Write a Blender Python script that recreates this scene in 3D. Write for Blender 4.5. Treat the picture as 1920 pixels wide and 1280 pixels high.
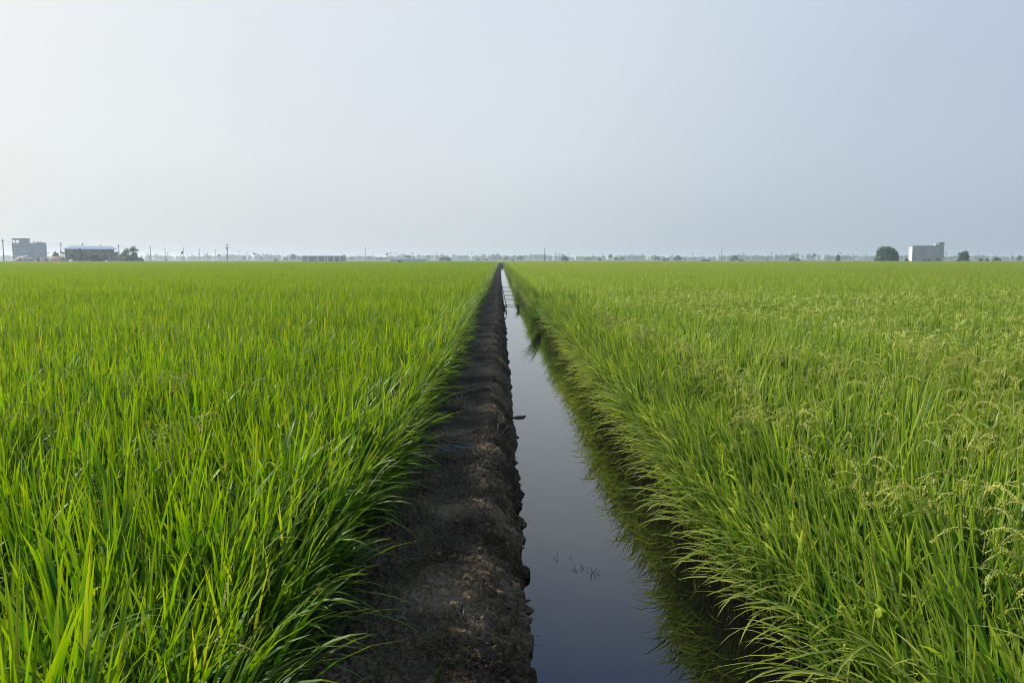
import bpy, math, random
import numpy as np
from mathutils import Vector, Matrix
R = math.radians
PI = math.pi
scene = bpy.context.scene
for o in list(bpy.data.objects):
    bpy.data.objects.remove(o)
C = scene.collection

# ------------------------------------------------------------------ camera
EYE = 1.75
PITCH, YAW = R(5.93), R(0.84)
cam_data = bpy.data.cameras.new('camera')
cam_data.sensor_width = 36.0
cam_data.lens = 28.0
cam_data.clip_start = 0.05
cam_data.clip_end = 12000
cam = bpy.data.objects.new('camera', cam_data)
C.objects.link(cam)
cam.location = (0, 0, EYE)
cam.rotation_euler = (R(90) - PITCH, 0, -YAW)
scene.camera = cam

# ------------------------------------------------------------------ sky, sun, exposure
SUN_EL, SUN_AZ = R(37), R(-68)          # azimuth from +Y, negative = left of the view
sun_dir = Vector((math.sin(SUN_AZ) * math.cos(SUN_EL), math.cos(SUN_AZ) * math.cos(SUN_EL), math.sin(SUN_EL)))
sl = bpy.data.lights.new('sun', 'SUN')
sl.energy = 5.0
sl.angle = R(1.0)
sl.color = (1.0, 0.94, 0.84)
so = bpy.data.objects.new('sun', sl)
C.objects.link(so)
so.rotation_euler = sun_dir.to_track_quat('Z', 'Y').to_euler()

world = bpy.data.worlds.new('World')
scene.world = world
world.use_nodes = True
wt = world.node_tree
wt.nodes.clear()
W = wt.nodes.new
wout = W('ShaderNodeOutputWorld')
sky = W('ShaderNodeTexSky'); sky.sky_type = 'NISHITA'; sky.sun_disc = False
sky.sun_elevation = SUN_EL; sky.sun_rotation = SUN_AZ
sky.air_density = 1.0; sky.dust_density = 4.0; sky.ozone_density = 1.0
bg1 = W('ShaderNodeBackground'); bg1.inputs[1].default_value = 0.05
wt.links.new(sky.outputs[0], bg1.inputs[0])
# veil of high haze over the Nishita sky: brighter round the sun, bluer away from it and towards the zenith
tc = W('ShaderNodeTexCoord')
dot = W('ShaderNodeVectorMath'); dot.operation = 'DOT_PRODUCT'
wt.links.new(tc.outputs['Generated'], dot.inputs[0]); dot.inputs[1].default_value = sun_dir
mr = W('ShaderNodeMapRange'); mr.inputs[1].default_value = -1; mr.inputs[2].default_value = 1
wt.links.new(dot.outputs['Value'], mr.inputs[0])
cr = W('ShaderNodeValToRGB')
stops = [(-1, (.33, .41, .56)), (-.12, (.535, .62, .74)), (.10, (.605, .69, .785)), (.35, (.76, .83, .875)), (.52, (.80, .86, .895)),
         (.72, (.91, .94, .93)), (.86, (1.0, 1.01, .985)), (.95, (1.25, 1.22, 1.16)), (1, (1.8, 1.7, 1.6))]
el = cr.color_ramp.elements
while len(el) < len(stops):
    el.new(0.5)
for e, (c, col) in zip(el, stops):
    e.position = (c + 1) / 2; e.color = (*col, 1)
wt.links.new(mr.outputs[0], cr.inputs[0])
sep = W('ShaderNodeSeparateXYZ'); wt.links.new(tc.outputs['Generated'], sep.inputs[0])
cz = W('ShaderNodeValToRGB')
zst = [(0.0, (.86, .86, .86)), (.03, (.93, .93, .92)), (.12, (1.0, 1.0, 1.0)), (.33, (.98, .99, 1.05)), (.49, (.43, .60, .99)), (.62, (.36, .53, .92)), (1.0, (.29, .45, .85))]
el = cz.color_ramp.elements
while len(el) < len(zst):
    el.new(0.5)
for e, (c, col) in zip(el, zst):
    e.position = c; e.color = (*col, 1)
wt.links.new(sep.outputs['Z'], cz.inputs[0])
mul = W('ShaderNodeMix'); mul.data_type = 'RGBA'; mul.blend_type = 'MULTIPLY'; mul.inputs[0].default_value = 1
wt.links.new(cr.outputs[0], mul.inputs[6]); wt.links.new(cz.outputs[0], mul.inputs[7])
bg2 = W('ShaderNodeBackground'); bg2.inputs[1].default_value = 0.775
sn = W('ShaderNodeTexNoise'); sn.inputs['Scale'].default_value = 2.2; sn.inputs['Detail'].default_value = 4
smp = W('ShaderNodeMapping'); smp.inputs['Scale'].default_value = (1, 1, 3.5)
wt.links.new(tc.outputs['Generated'], smp.inputs['Vector']); wt.links.new(smp.outputs[0], sn.inputs['Vector'])
snr = W('ShaderNodeMapRange'); snr.inputs[3].default_value = .965; snr.inputs[4].default_value = 1.035; wt.links.new(sn.outputs[0], snr.inputs[0])
mul2 = W('ShaderNodeVectorMath'); mul2.operation = 'SCALE'
wt.links.new(mul.outputs[2], mul2.inputs[0]); wt.links.new(snr.outputs[0], mul2.inputs['Scale'])
wt.links.new(mul2.outputs[0], bg2.inputs[0])
mixw = W('ShaderNodeMixShader'); mixw.inputs[0].default_value = 0.88
wt.links.new(bg1.outputs[0], mixw.inputs[1]); wt.links.new(bg2.outputs[0], mixw.inputs[2])
wt.links.new(mixw.outputs[0], wout.inputs[0])

vs = scene.view_settings
vs.view_transform = 'Standard'; vs.look = 'None'; vs.exposure = 0.35; vs.gamma = 1.0; vs.use_curve_mapping = False
scene.cycles.max_bounces = 8
scene.cycles.diffuse_bounces = 2
scene.cycles.transmission_bounces = 2
scene.cycles.glossy_bounces = 3
scene.cycles.volume_bounces = 1
scene.cycles.pixel_filter_type = 'BLACKMAN_HARRIS'; scene.cycles.filter_width = 1.05
scene.cycles.use_denoising = True
scene.cycles.denoising_prefilter = 'ACCURATE'

# ------------------------------------------------------------------ helpers
def tag(o, label=None, cat=None, group=None, kind=None):
    for k, v in (('label', label), ('category', cat), ('group', group), ('kind', kind)):
        if v: o[k] = v
    return o

def empty(name, loc, rz=0.0):
    o = bpy.data.objects.new(name, None); C.objects.link(o)
    o.location = loc; o.rotation_euler = (0, 0, rz); o.empty_display_size = 0.2
    return o

class MB:
    """collects vertices, faces and one colour per vertex"""
    def __init__(s): s.v = []; s.f = []; s.c = []; s.m = []
    def add(s, vs, fs, cols=None, mi=0):
        n = len(s.v); s.v += [tuple(p) for p in vs]
        s.f += [tuple(i + n for i in f) for f in fs]
        s.c += cols if cols else [(0, 0, 0, 1)] * len(vs)
        s.m += [mi] * len(fs)
    def box(s, x0, x1, y0, y1, z0, z1):
        vs = [(x, y, z) for z in (z0, z1) for y in (y0, y1) for x in (x0, x1)]
        s.add(vs, [(0, 2, 3, 1), (4, 5, 7, 6), (0, 1, 5, 4), (2, 6, 7, 3), (0, 4, 6, 2), (1, 3, 7, 5)])
    def tube(s, pts, rads, n=6, col=None):
        pts = [Vector(p) for p in pts]
        if isinstance(rads, (int, float)): rads = [rads] * len(pts)
        vs = []
        for i, p in enumerate(pts):
            d = (pts[min(i + 1, len(pts) - 1)] - pts[max(i - 1, 0)]).normalized()
            a = d.cross(Vector((0, 0, 1)) if abs(d.z) < .9 else Vector((1, 0, 0))).normalized(); b = d.cross(a)
            for k in range(n):
                t = 2 * PI * k / n
                vs.append(p + (a * math.cos(t) + b * math.sin(t)) * rads[i])
        fs = []
        for i in range(len(pts) - 1):
            for k in range(n):
                k2 = (k + 1) % n
                fs.append((i * n + k, i * n + k2, (i + 1) * n + k2, (i + 1) * n + k))
        fs.append(tuple(range(n))[::-1]); fs.append(tuple((len(pts) - 1) * n + k for k in range(n)))
        s.add(vs, fs, [col] * len(vs) if col else None)
    def mesh(s, name, mats):
        me = bpy.data.meshes.new(name)
        me.from_pydata(s.v, [], s.f); me.update()
        for m in (mats if isinstance(mats, (list, tuple)) else [mats]): me.materials.append(m)
        at = me.color_attributes.new('leaf', 'FLOAT_COLOR', 'POINT')
        at.data.foreach_set('color', np.array(s.c, dtype=np.float32).ravel())
        if any(s.m): me.polygons.foreach_set('material_index', s.m)
        return me
    def build(s, name, mats, parent=None, smooth=False):
        me = s.mesh(name, mats)
        o = bpy.data.objects.new(name, me); C.objects.link(o)
        if parent: o.parent = parent
        if smooth: me.shade_smooth()
        return o

def vnoise(x, y, seed=0):
    xi = np.floor(x).astype(np.int64); yi = np.floor(y).astype(np.int64)
    fx = x - xi; fy = y - yi
    fx = fx * fx * (3 - 2 * fx); fy = fy * fy * (3 - 2 * fy)
    def h(a, b):
        n = (a * 374761393 + b * 668265263 + seed * 1442695041) & 0xffffffff
        n = ((n ^ (n >> 13)) * 1274126177) & 0xffffffff
        return ((n ^ (n >> 16)) & 0xffff) / 65535.0
    return (h(xi, yi) * (1 - fx) + h(xi + 1, yi) * fx) * (1 - fy) + (h(xi, yi + 1) * (1 - fx) + h(xi + 1, yi + 1) * fx) * fy
def fbm(x, y, oct=4, seed=0):
    s = 0; a = 1; t = 0
    for i in range(oct):
        s = s + a * (vnoise(x * 2 ** i + 13.7 * i, y * 2 ** i + 7.1 * i, seed + i) - .5); t += a; a *= .5
    return s / t
def worley(x, y, seed=0):
    xi = np.floor(x).astype(np.int64); yi = np.floor(y).astype(np.int64)
    f1 = np.full(x.shape, 9.0); f2 = np.full(x.shape, 9.0); cid = np.zeros(x.shape)
    for dx in (-1, 0, 1):
        for dy in (-1, 0, 1):
            a = xi + dx; b = yi + dy
            n = (a * 374761393 + b * 668265263 + seed * 1442695041) & 0xffffffff
            n = ((n ^ (n >> 13)) * 1274126177) & 0xffffffff
            jx = ((n ^ (n >> 16)) & 0xffff) / 65535.0
            n = (n * 2246822519 + 3266489917) & 0xffffffff
            jy = ((n ^ (n >> 15)) & 0xffff) / 65535.0
            d = np.hypot(a + jx - x, b + jy - y)
            cid = np.where(d < f1, jx, cid)
            f2 = np.minimum(f2, np.maximum(f1, d)); f1 = np.minimum(f1, d)
    worley.cid = cid
    return f1, f2

# pixel column at the far horizon + distance -> ground position; pixel rows -> height (used once, to set the far things out)
FPX = 1493.0
def gx(px, d): return d * math.tan(math.atan((px - 960) * math.cos(PITCH) / FPX) + YAW)
def gz(row, d): return EYE + (485 - row) * d * 0.989 / FPX

# ------------------------------------------------------------------ materials
def new_mat(name):
    m = bpy.data.materials.new(name); m.use_nodes = True
    nt = m.node_tree; nt.nodes.clear()
    out = nt.nodes.new('ShaderNodeOutputMaterial')
    return m, nt, out
def plain(name, col, rough=.8, var=.25, scale=3.0, spec=.3, bump=0.0, col2=None):
    m, nt, out = new_mat(name); N = nt.nodes.new; L = nt.links.new
    p = N('ShaderNodeBsdfPrincipled'); p.inputs['Roughness'].default_value = rough
    p.inputs['Specular IOR Level'].default_value = spec
    geo = N('ShaderNodeNewGeometry')
    no = N('ShaderNodeTexNoise'); no.inputs['Scale'].default_value = scale; no.inputs['Detail'].default_value = 6
    L(geo.outputs['Position'], no.inputs['Vector'])
    r = N('ShaderNodeValToRGB')
    r.color_ramp.elements[0].position = .3; r.color_ramp.elements[1].position = .7
    c2 = col2 or [min(1, c * (1 + var)) for c in col]
    r.color_ramp.elements[0].color = (*[c * (1 - var) for c in col], 1)
    r.color_ramp.elements[1].color = (*c2, 1)
    L(no.outputs[0], r.inputs[0]); L(r.outputs[0], p.inputs['Base Color'])
    if bump:
        b = N('ShaderNodeBump'); b.inputs['Strength'].default_value = bump
        L(no.outputs[0], b.inputs['Height']); L(b.outputs[0], p.inputs['Normal'])
    L(p.outputs[0], out.inputs[0])
    return m

def leaf_mat(name, dark, light, yellow, trans, tfac=.45, rough=.38, spec=.5, nscale=.35, tip=None, shaded_sheath=None):
    """thin leaf: principled face mixed with translucency; colour from per-blade random (R), place along the blade (G), yellowing (B)"""
    m, nt, out = new_mat(name); N = nt.nodes.new; L = nt.links.new
    at = N('ShaderNodeAttribute'); at.attribute_name = 'leaf'
    sp = N('ShaderNodeSeparateColor'); L(at.outputs['Color'], sp.inputs[0])
    geo = N('ShaderNodeNewGeometry')
    no = N('ShaderNodeTexNoise'); no.inputs['Scale'].default_value = nscale; no.inputs['Detail'].default_value = 4
    L(geo.outputs['Position'], no.inputs['Vector'])
    oi = N('ShaderNodeObjectInfo')
    a1 = N('ShaderNodeMath'); a1.operation = 'MULTIPLY_ADD'; L(sp.outputs[0], a1.inputs[0]); a1.inputs[1].default_value = 1.0; a1.inputs[2].default_value = -.64
    a2 = N('ShaderNodeMath'); a2.operation = 'MULTIPLY_ADD'; L(oi.outputs['Random'], a2.inputs[0]); a2.inputs[1].default_value = .22; L(a1.outputs[0], a2.inputs[2])
    a3 = N('ShaderNodeMath'); a3.operation = 'MULTIPLY_ADD'; L(no.outputs[0], a3.inputs[0]); a3.inputs[1].default_value = 1.15; L(a2.outputs[0], a3.inputs[2]); a3.use_clamp = True
    mx = N('ShaderNodeMix'); mx.data_type = 'RGBA'; L(a3.outputs[0], mx.inputs[0])
    mx.inputs[6].default_value = (*dark, 1); mx.inputs[7].default_value = (*light, 1)
    if tip:      # leaf blades ripen from the tip, the dark lower part paints the shade inside the canopy
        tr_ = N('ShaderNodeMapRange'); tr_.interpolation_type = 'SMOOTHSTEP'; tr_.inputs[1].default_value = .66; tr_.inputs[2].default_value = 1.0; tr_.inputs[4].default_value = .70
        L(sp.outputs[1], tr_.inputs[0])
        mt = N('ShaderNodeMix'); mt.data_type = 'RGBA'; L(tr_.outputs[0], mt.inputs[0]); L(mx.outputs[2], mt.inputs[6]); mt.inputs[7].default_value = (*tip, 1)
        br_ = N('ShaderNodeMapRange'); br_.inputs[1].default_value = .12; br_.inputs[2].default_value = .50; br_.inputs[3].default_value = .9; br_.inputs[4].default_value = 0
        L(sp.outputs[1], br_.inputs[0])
        mx = N('ShaderNodeMix'); mx.data_type = 'RGBA'; L(br_.outputs[0], mx.inputs[0]); L(mt.outputs[2], mx.inputs[6]); mx.inputs[7].default_value = (*shaded_sheath, 1)
    my = N('ShaderNodeMix'); my.data_type = 'RGBA'
    ym = N('ShaderNodeMath'); ym.operation = 'MULTIPLY'; L(sp.outputs[1], ym.inputs[0]); L(sp.outputs[2], ym.inputs[1]); ym.use_clamp = True
    L(ym.outputs[0], my.inputs[0]); L(mx.outputs[2], my.inputs[6]); my.inputs[7].default_value = (*yellow, 1)
    p = N('ShaderNodeBsdfPrincipled'); p.inputs['Roughness'].default_value = rough; p.inputs['Specular IOR Level'].default_value = spec
    L(my.outputs[2], p.inputs['Base Color'])
    tr = N('ShaderNodeBsdfTranslucent')
    tm = N('ShaderNodeMix'); tm.data_type = 'RGBA'; tm.blend_type = 'MULTIPLY'; tm.inputs[0].default_value = 1
    L(my.outputs[2], tm.inputs[6]); tm.inputs[7].default_value = (*trans, 1)
    tm.clamp_result = False
    L(tm.outputs[2], tr.inputs[0])
    ms = N('ShaderNodeMixShader'); ms.inputs[0].default_value = tfac
    L(p.outputs[0], ms.inputs[1]); L(tr.outputs[0], ms.inputs[2]); L(ms.outputs[0], out.inputs[0])
    return m

M = {}
M['rice_left'] = leaf_mat('young_rice_leaf', (.011, .056, .004), (.068, .165, .005), (.33, .30, .04), (2.25, 2.2, .8), tfac=.43, rough=.42, spec=.25, tip=(.215, .285, .006), shaded_sheath=(.045, .05, .015))
M['rice_right'] = leaf_mat('rice_leaf', (.015, .070, .009), (.095, .205, .018), (.40, .42, .11), (1.95, 1.95, .9), tfac=.42, rough=.42, spec=.26, tip=(.32, .375, .040), shaded_sheath=(.06, .055, .02))
M['ear'] = leaf_mat('rice_ear', (.38, .44, .08), (.60, .62, .15), (.6, .55, .25), (1.2, 1.15, .8), tfac=.35, rough=.55, spec=.3)
M['dry'] = leaf_mat('dry_leaf', (.20, .15, .07), (.36, .29, .15), (.5, .45, .3), (1, .9, .7), tfac=.2, rough=.7)
M['tree'] = leaf_mat('tree_leaf', (.032, .085, .022), (.085, .165, .038), (.1, .12, .03), (1.3, 1.3, .8), tfac=.25, rough=.5, nscale=.8)
M['palm'] = leaf_mat('palm_leaf', (.035, .07, .025), (.07, .10, .035), (.2, .17, .06), (1.3, 1.3, .8), tfac=.25, rough=.4, nscale=.8)
M['bark'] = plain('bark', (.12, .10, .08), .9)
M['concrete'] = plain('weathered_concrete', (.47, .50, .53), .9, .12, .35, col2=(.58, .61, .64))
M['render'] = plain('pale_render_sunlit_end', (.62, .61, .57), .85, .08, .5)  # pale parts; on the grey building's left end it paints in sunlight
M['grey_block'] = plain('grey_blockwork', (.40, .40, .40), .9, .12, .35)
M['trim'] = plain('dark_trim', (.12, .125, .135), .8)
M['opening'] = plain('dark_opening', (.03, .03, .035), .9)
M['blue_roof'] = plain('blue_metal_roof', (.22, .28, .37), .55, .06, .2, spec=.3)
M['pale_roof'] = plain('pale_metal_roof', (.50, .53, .55), .5, .06, .1, spec=.5)
M['shed_wall'] = plain('shed_wall', (.19, .23, .24), .85, .2, .3)
M['blue_wall'] = plain('blue_grey_wall', (.12, .16, .21), .85, .1, .1)
M['pole'] = plain('pole_concrete', (.13, .13, .13), .85)
M['wire'] = plain('wire', (.06, .06, .065), .6)
M['red_earth'] = plain('red_earth', (.30, .19, .14), .95, .2, .5)
M['pink_sand'] = plain('pinkish_sand', (.42, .34, .29), .95, .15, .5)
M['white'] = plain('white_sheet', (.75, .75, .74), .7, .05, 1)
M['red'] = plain('faded_red_cloth', (.30, .07, .08), .8)
M['twine'] = plain('turquoise_plastic', (.20, .29, .28), .6, .3, 60)
M['stick'] = plain('wet_stick', (.05, .042, .03), .7, .3, 30)
M['plastic_white'] = plain('grey_white_flake', (.55, .55, .52), .6, .2, 60)

# mud: near-black crumbly soil with paler dry crust and faint green algae
m, nt, out = new_mat('dark_mud'); N = nt.nodes.new; L = nt.links.new
p = N('ShaderNodeBsdfPrincipled'); geo = N('ShaderNodeNewGeometry')
n1 = N('ShaderNodeTexNoise'); n1.inputs['Scale'].default_value = 1.7; n1.inputs['Detail'].default_value = 5
n2 = N('ShaderNodeTexNoise'); n2.inputs['Scale'].default_value = 45; n2.inputs['Detail'].default_value = 8
n3 = N('ShaderNodeTexNoise'); n3.inputs['Scale'].default_value = 6; n3.inputs['Detail'].default_value = 6
for n in (n1, n2, n3): L(geo.outputs['Position'], n.inputs['Vector'])
r1 = N('ShaderNodeValToRGB'); e = r1.color_ramp.elements
e[0].position = .33; e[0].color = (.034, .021, .009, 1); e[1].position = .72; e[1].color = (.27, .18, .095, 1)
x = e.new(.52); x.color = (.098, .063, .030, 1)
ad = N('ShaderNodeMath'); ad.operation = 'MULTIPLY_ADD'; L(n2.outputs[0], ad.inputs[0]); ad.inputs[1].default_value = .55; L(n1.outputs[0], ad.inputs[2])
sb = N('ShaderNodeMath'); sb.operation = 'SUBTRACT'; L(ad.outputs[0], sb.inputs[0]); sb.inputs[1].default_value = .27
L(sb.outputs[0], r1.inputs[0])
al = N('ShaderNodeValToRGB'); al.color_ramp.elements[0].position = .60; al.color_ramp.elements[1].position = .75
al.color_ramp.elements[0].color = (0, 0, 0, 1); al.color_ramp.elements[1].color = (.55, .55, .55, 1)
L(n3.outputs[0], al.inputs[0])
mx = N('ShaderNodeMix'); mx.data_type = 'RGBA'; L(al.outputs[0], mx.inputs[0]); L(r1.outputs[0], mx.inputs[6]); mx.inputs[7].default_value = (.085, .078, .048, 1)
n4 = N('ShaderNodeTexNoise'); n4.inputs['Scale'].default_value = 150; n4.inputs['Detail'].default_value = 3; L(geo.outputs['Position'], n4.inputs['Vector'])
r4 = N('ShaderNodeValToRGB'); r4.color_ramp.elements[0].position = .58; r4.color_ramp.elements[1].position = .75
L(n4.outputs[0], r4.inputs[0])
m4 = N('ShaderNodeMix'); m4.data_type = 'RGBA'; L(r4.outputs[0], m4.inputs[0]); L(mx.outputs[2], m4.inputs[6]); m4.inputs[7].default_value = (.32, .26, .19, 1)
L(m4.outputs[2], p.inputs['Base Color'])
rr = N('ShaderNodeMapRange'); rr.inputs[3].default_value = .62; rr.inputs[4].default_value = .95; L(n2.outputs[0], rr.inputs[0]); L(rr.outputs[0], p.inputs['Roughness'])
p.inputs['Specular IOR Level'].default_value = .05
bp = N('ShaderNodeBump'); bp.inputs['Strength'].default_value = .9; bp.inputs['Distance'].default_value = .02
L(n2.outputs[0], bp.inputs['Height']); L(bp.outputs[0], p.inputs['Normal']); L(p.outputs[0], out.inputs[0])
M['mud'] = m

# ditch water: dark peaty body under a nearly flat reflecting face
m, nt, out = new_mat('ditch_water'); N = nt.nodes.new; L = nt.links.new
p = N('ShaderNodeBsdfPrincipled'); p.inputs['Base Color'].default_value = (.004, .004, .003, 1)
p.inputs['Roughness'].default_value = .0; p.inputs['IOR'].default_value = 1.55
geo = N('ShaderNodeNewGeometry')
mp = N('ShaderNodeMapping'); mp.inputs['Scale'].default_value = (1.0, .6, 1); L(geo.outputs['Position'], mp.inputs['Vector'])
n1 = N('ShaderNodeTexNoise'); n1.inputs['Scale'].default_value = 7; n1.inputs['Detail'].default_value = 2
L(mp.outputs[0], n1.inputs['Vector'])
bp = N('ShaderNodeBump'); bp.inputs['Strength'].default_value = .045; bp.inputs['Distance'].default_value = .02
L(n1.outputs[0], bp.inputs['Height']); L(bp.outputs[0], p.inputs['Normal']); L(p.outputs[0], out.inputs[0])
M['water'] = m

# far ground: pasture and further rice land
M['ground'] = plain('far_farmland', (.075, .13, .03), .9, .3, .02, col2=(.13, .19, .045))
M['bank'] = plain('wet_bank_soil', (.016, .013, .010), .8, .4, 12, spec=.15, bump=.5)
M['paddy_soil'] = plain('paddy_soil', (.03, .028, .02), .8, .3, 2)

# ------------------------------------------------------------------ the ground
FIELD_Z = -0.10
WATER_Z = -0.30
DITCH_END = 216.0
FIELD_END = 300.0
def sm(t, a, b):
    t = min(1, max(0, (t - a) / (b - a))); return t * t * (3 - 2 * t)
_rs = np.random.RandomState(5)
_wob = _rs.rand(400)
def wob(y, f, k=0):
    t = y * f + 31.7 * k; i = int(math.floor(t)); u = t - i; u = u * u * (3 - 2 * u)
    return (_wob[i % 400] * (1 - u) + _wob[(i + 1) % 400] * u) - .5
def right_bank(y):       # where the soil of the right bank meets the water
    return 1.50 - .32 * sm(y, 4, 45) + .16 * wob(y, .45, 1) + .07 * wob(y, 1.7, 2)
def left_edge(y):        # foot of the rice on the left side of the path
    return -.93 + .10 * sm(y, 3, 40) + .10 * wob(y, .5, 3)

g = MB()
g.add([(-2900, -400, -.36), (2900, -400, -.36), (2900, 4400, -.36), (-2900, 4400, -.36)], [(0, 1, 2, 3)])
# (the outer sheet lies just under the paddies and carries on to the horizon)
ground = g.build('ground', M['ground']); tag(ground, kind='structure')

def soil_sheet(name, x0f, x1f, y0, y1, z, mat, n=90):
    b = MB()
    ys = [y0 + (y1 - y0) * (i / n) ** 2 for i in range(n + 1)]
    vs = []
    for y in ys:
        vs += [(x0f(y), y, z), (x1f(y), y, z)]
    b.add(vs, [(2 * i, 2 * i + 1, 2 * i + 3, 2 * i + 2) for i in range(n)])
    return tag(b.build(name, mat), kind='structure')
soil_sheet('paddy_soil', lambda y: -420, lambda y: -1.25, -8, FIELD_END + 4, FIELD_Z, M['paddy_soil'])
soil_sheet('paddy_soil', lambda y: 2.05, lambda y: 420, -8, FIELD_END + 4, FIELD_Z, M['paddy_soil'])

# mud path between the left paddy and the ditch: one finely modelled sheet
ys = [-4.0]
while ys[-1] < DITCH_END:
    y = ys[-1]; ys.append(y + (0.06 if y < 1.6 else max(.0125, .0042 * y)))
ys = np.array(ys); nx = 150
xs = np.concatenate([np.linspace(-1.5, -.85, 22, endpoint=False), np.linspace(-.85, .34, nx - 22)])
X, Y = np.meshgrid(xs, ys)
edge = .135 + .085 * fbm(Y * 0 + 3.3, Y * 1.3, 3, 1) + .11 * fbm(Y * 0 + .7, Y * 6.0, 3, 2) - .06 * np.clip((Y - 20) / 60, 0, 1)
ridge = edge - .28 + .10 * fbm(Y * 0 + 9.1, Y * .8, 2, 3)
t = np.clip((X - ridge) / (edge - ridge), 0, 2.2)
slope = np.where(t < 1, t ** 1.6, 1 + (t - 1) * 1.1)
Z = -.30 * slope
Z += -.06 * np.clip((-.55 - X) / .5, 0, 2) ** 1.2                      # falls away under the rice
Z += .012 * np.exp(-((X - ridge + .05) / .10) ** 2) * (1 + 1.5 * fbm(X * 3, Y * 1.5, 2, 21))   # crumbly lip
Z += .026 * fbm(X * 1.6, Y * .9, 3, 4) + .030 * fbm(X * 7, Y * 6, 3, 5)
f1, f2 = worley(X * 19, Y * 15, 6)
Z -= .018 * np.exp(-((f2 - f1) / .13) ** 2) * (1 - .6 * np.clip(t, 0, 1))
Z += .011 * (worley.cid - .5) * np.clip((f2 - f1) / .15, 0, 1)        # plates standing at slightly different heights
f1d, f2d = worley(X * 46, Y * 40, 17)
Z += .009 * (worley.cid - .5) - .007 * np.exp(-((f2d - f1d) / .15) ** 2)   # drying cracks on the flat
wgt = np.clip(.25 + t * 1.1, 0, 1)
f1b, _ = worley(X * 11 + fbm(X * 5, Y * 5, 2, 8), Y * 11, 7)
Z += wgt * .060 * (0.45 - f1b)
f1c, _ = worley(X * 27, Y * 25, 9)
Z += (wgt * .022 + .006) * (.45 - f1c)
Z += .009 * fbm(X * 60, Y * 55, 3, 10)
# crumbs push the slope sideways too, so the waterline is ragged
Xd = X + wgt * .07 * (0.5 - f1b) + .02 * wgt * fbm(X * 30, Y * 30, 2, 12)
Z = np.where(X > .325, -.9, Z)
Z = np.where(X < -1.47, -.5, Z)
nyv, nxv = X.shape
V = np.stack([Xd, Y, Z], -1).reshape(-1, 3)
ii = (np.arange(nyv - 1)[:, None] * nxv + np.arange(nxv - 1)[None, :]).ravel()
F = np.stack([ii, ii + 1, ii + nxv + 1, ii + nxv], -1)
me = bpy.data.meshes.new('mud_path')
me.vertices.add(len(V)); me.vertices.foreach_set('co', V.astype(np.float32).ravel())
me.loops.add(F.size); me.loops.foreach_set('vertex_index', F.astype(np.int32).ravel())
me.polygons.add(len(F)); me.polygons.foreach_set('loop_start', np.arange(len(F), dtype=np.int32) * 4)
me.update(calc_edges=True); me.materials.append(M['mud']); me.shade_smooth()
path = bpy.data.objects.new('mud_path', me); C.objects.link(path); tag(path, kind='structure')

def path_z(x, y):
    iy = min(nyv - 1, max(0, int(np.searchsorted(ys, y)))); ix = min(nxv - 1, max(0, int(np.searchsorted(xs, x))))
    return float(Z[iy, ix])

# right bank: low soil bank the rice hangs over
b = MB(); vs = []; rows = []
yy = -4.0
while yy < DITCH_END:
    rows.append(yy); yy += .12 if yy < 25 else .6
for y in rows:
    rb = right_bank(y)
    prof = [(rb + .08, -.55), (rb + .16, -.30), (rb + .22, -.22), (rb + .30, -.15), (rb + .40, -.10), (2.3, FIELD_Z + .004)]
    for k, (x, z) in enumerate(prof):
        a = .03 if 0 < k < 5 else 0
        vs.append((x + a * wob(y, 5, k), y, z + a * wob(y, 7, k + 9)))
fs = []
for i in range(len(rows) - 1):
    for k in range(5): fs.append((i * 6 + k, i * 6 + k + 1, i * 6 + k + 7, i * 6 + k + 6))
b.add(vs, fs)
tag(b.build('ditch_bank', M['bank'], smooth=True), kind='structure')

w = MB(); w.add([(-.05, -4, WATER_Z), (2.1, -4, WATER_Z), (2.1, DITCH_END, WATER_Z), (-.05, DITCH_END, WATER_Z)], [(0, 1, 2, 3)])
tag(w.build('ditch_water', M['water']), kind='structure')

# ------------------------------------------------------------------ rice plants
rng = random.Random(11)
def blade(mb, p, az, L, th0, th1, w, segs, fold, rnd, yel=0.0, pw=1.7, twist=0.0, mi=0, base_w=.55, s0=0.0):
    x, y, z = p
    ca, sa = math.cos(az), math.sin(az)
    tw = twist
    vs = []; cols = []; fs = []
    ds = L / segs
    nr = 3 if fold else 2
    for i in range(segs + 1):
        s = i / segs
        th = th0 + (th1 - th0) * s ** pw
        if i:
            thm = th0 + (th1 - th0) * ((i - .5) / segs) ** pw
            x += math.sin(thm) * ca * ds; y += math.sin(thm) * sa * ds; z += math.cos(thm) * ds
        if i == segs:
            vs.append((x, y, z)); cols.append((rnd, 1, yel, 1)); break
        sc_ = s0 + (1 - s0) * s
        ww = w * (base_w + (1 - base_w) * min(1, s / .35)) * (1 - max(0, (s - .52) / .48) ** 1.6) * .5
        # side vector: horizontal perpendicular, turned about the blade axis
        t2 = tw * s
        sx, sy, sz = -sa * math.cos(t2) - ca * math.cos(th) * math.sin(t2), ca * math.cos(t2) - sa * math.cos(th) * math.sin(t2), math.sin(th) * math.sin(t2)
        vs.append((x - sx * ww, y - sy * ww, z - sz * ww))
        if fold:
            vs.append((x + ca * math.cos(th) * -fold * ww, y + sa * math.cos(th) * -fold * ww, z + math.sin(th) * -fold * ww))
        vs.append((x + sx * ww, y + sy * ww, z + sz * ww))
        cols += [(rnd, sc_, yel, 1)] * nr
    for i in range(segs):
        a = i * nr
        if i < segs - 1:
            for k in range(nr - 1): fs.append((a + k, a + k + 1, a + nr + k + 1, a + nr + k))
        else:
            for k in range(nr - 1): fs.append((a + k, a + k + 1, a + nr))
    mb.add(vs, fs, cols, mi)

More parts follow.
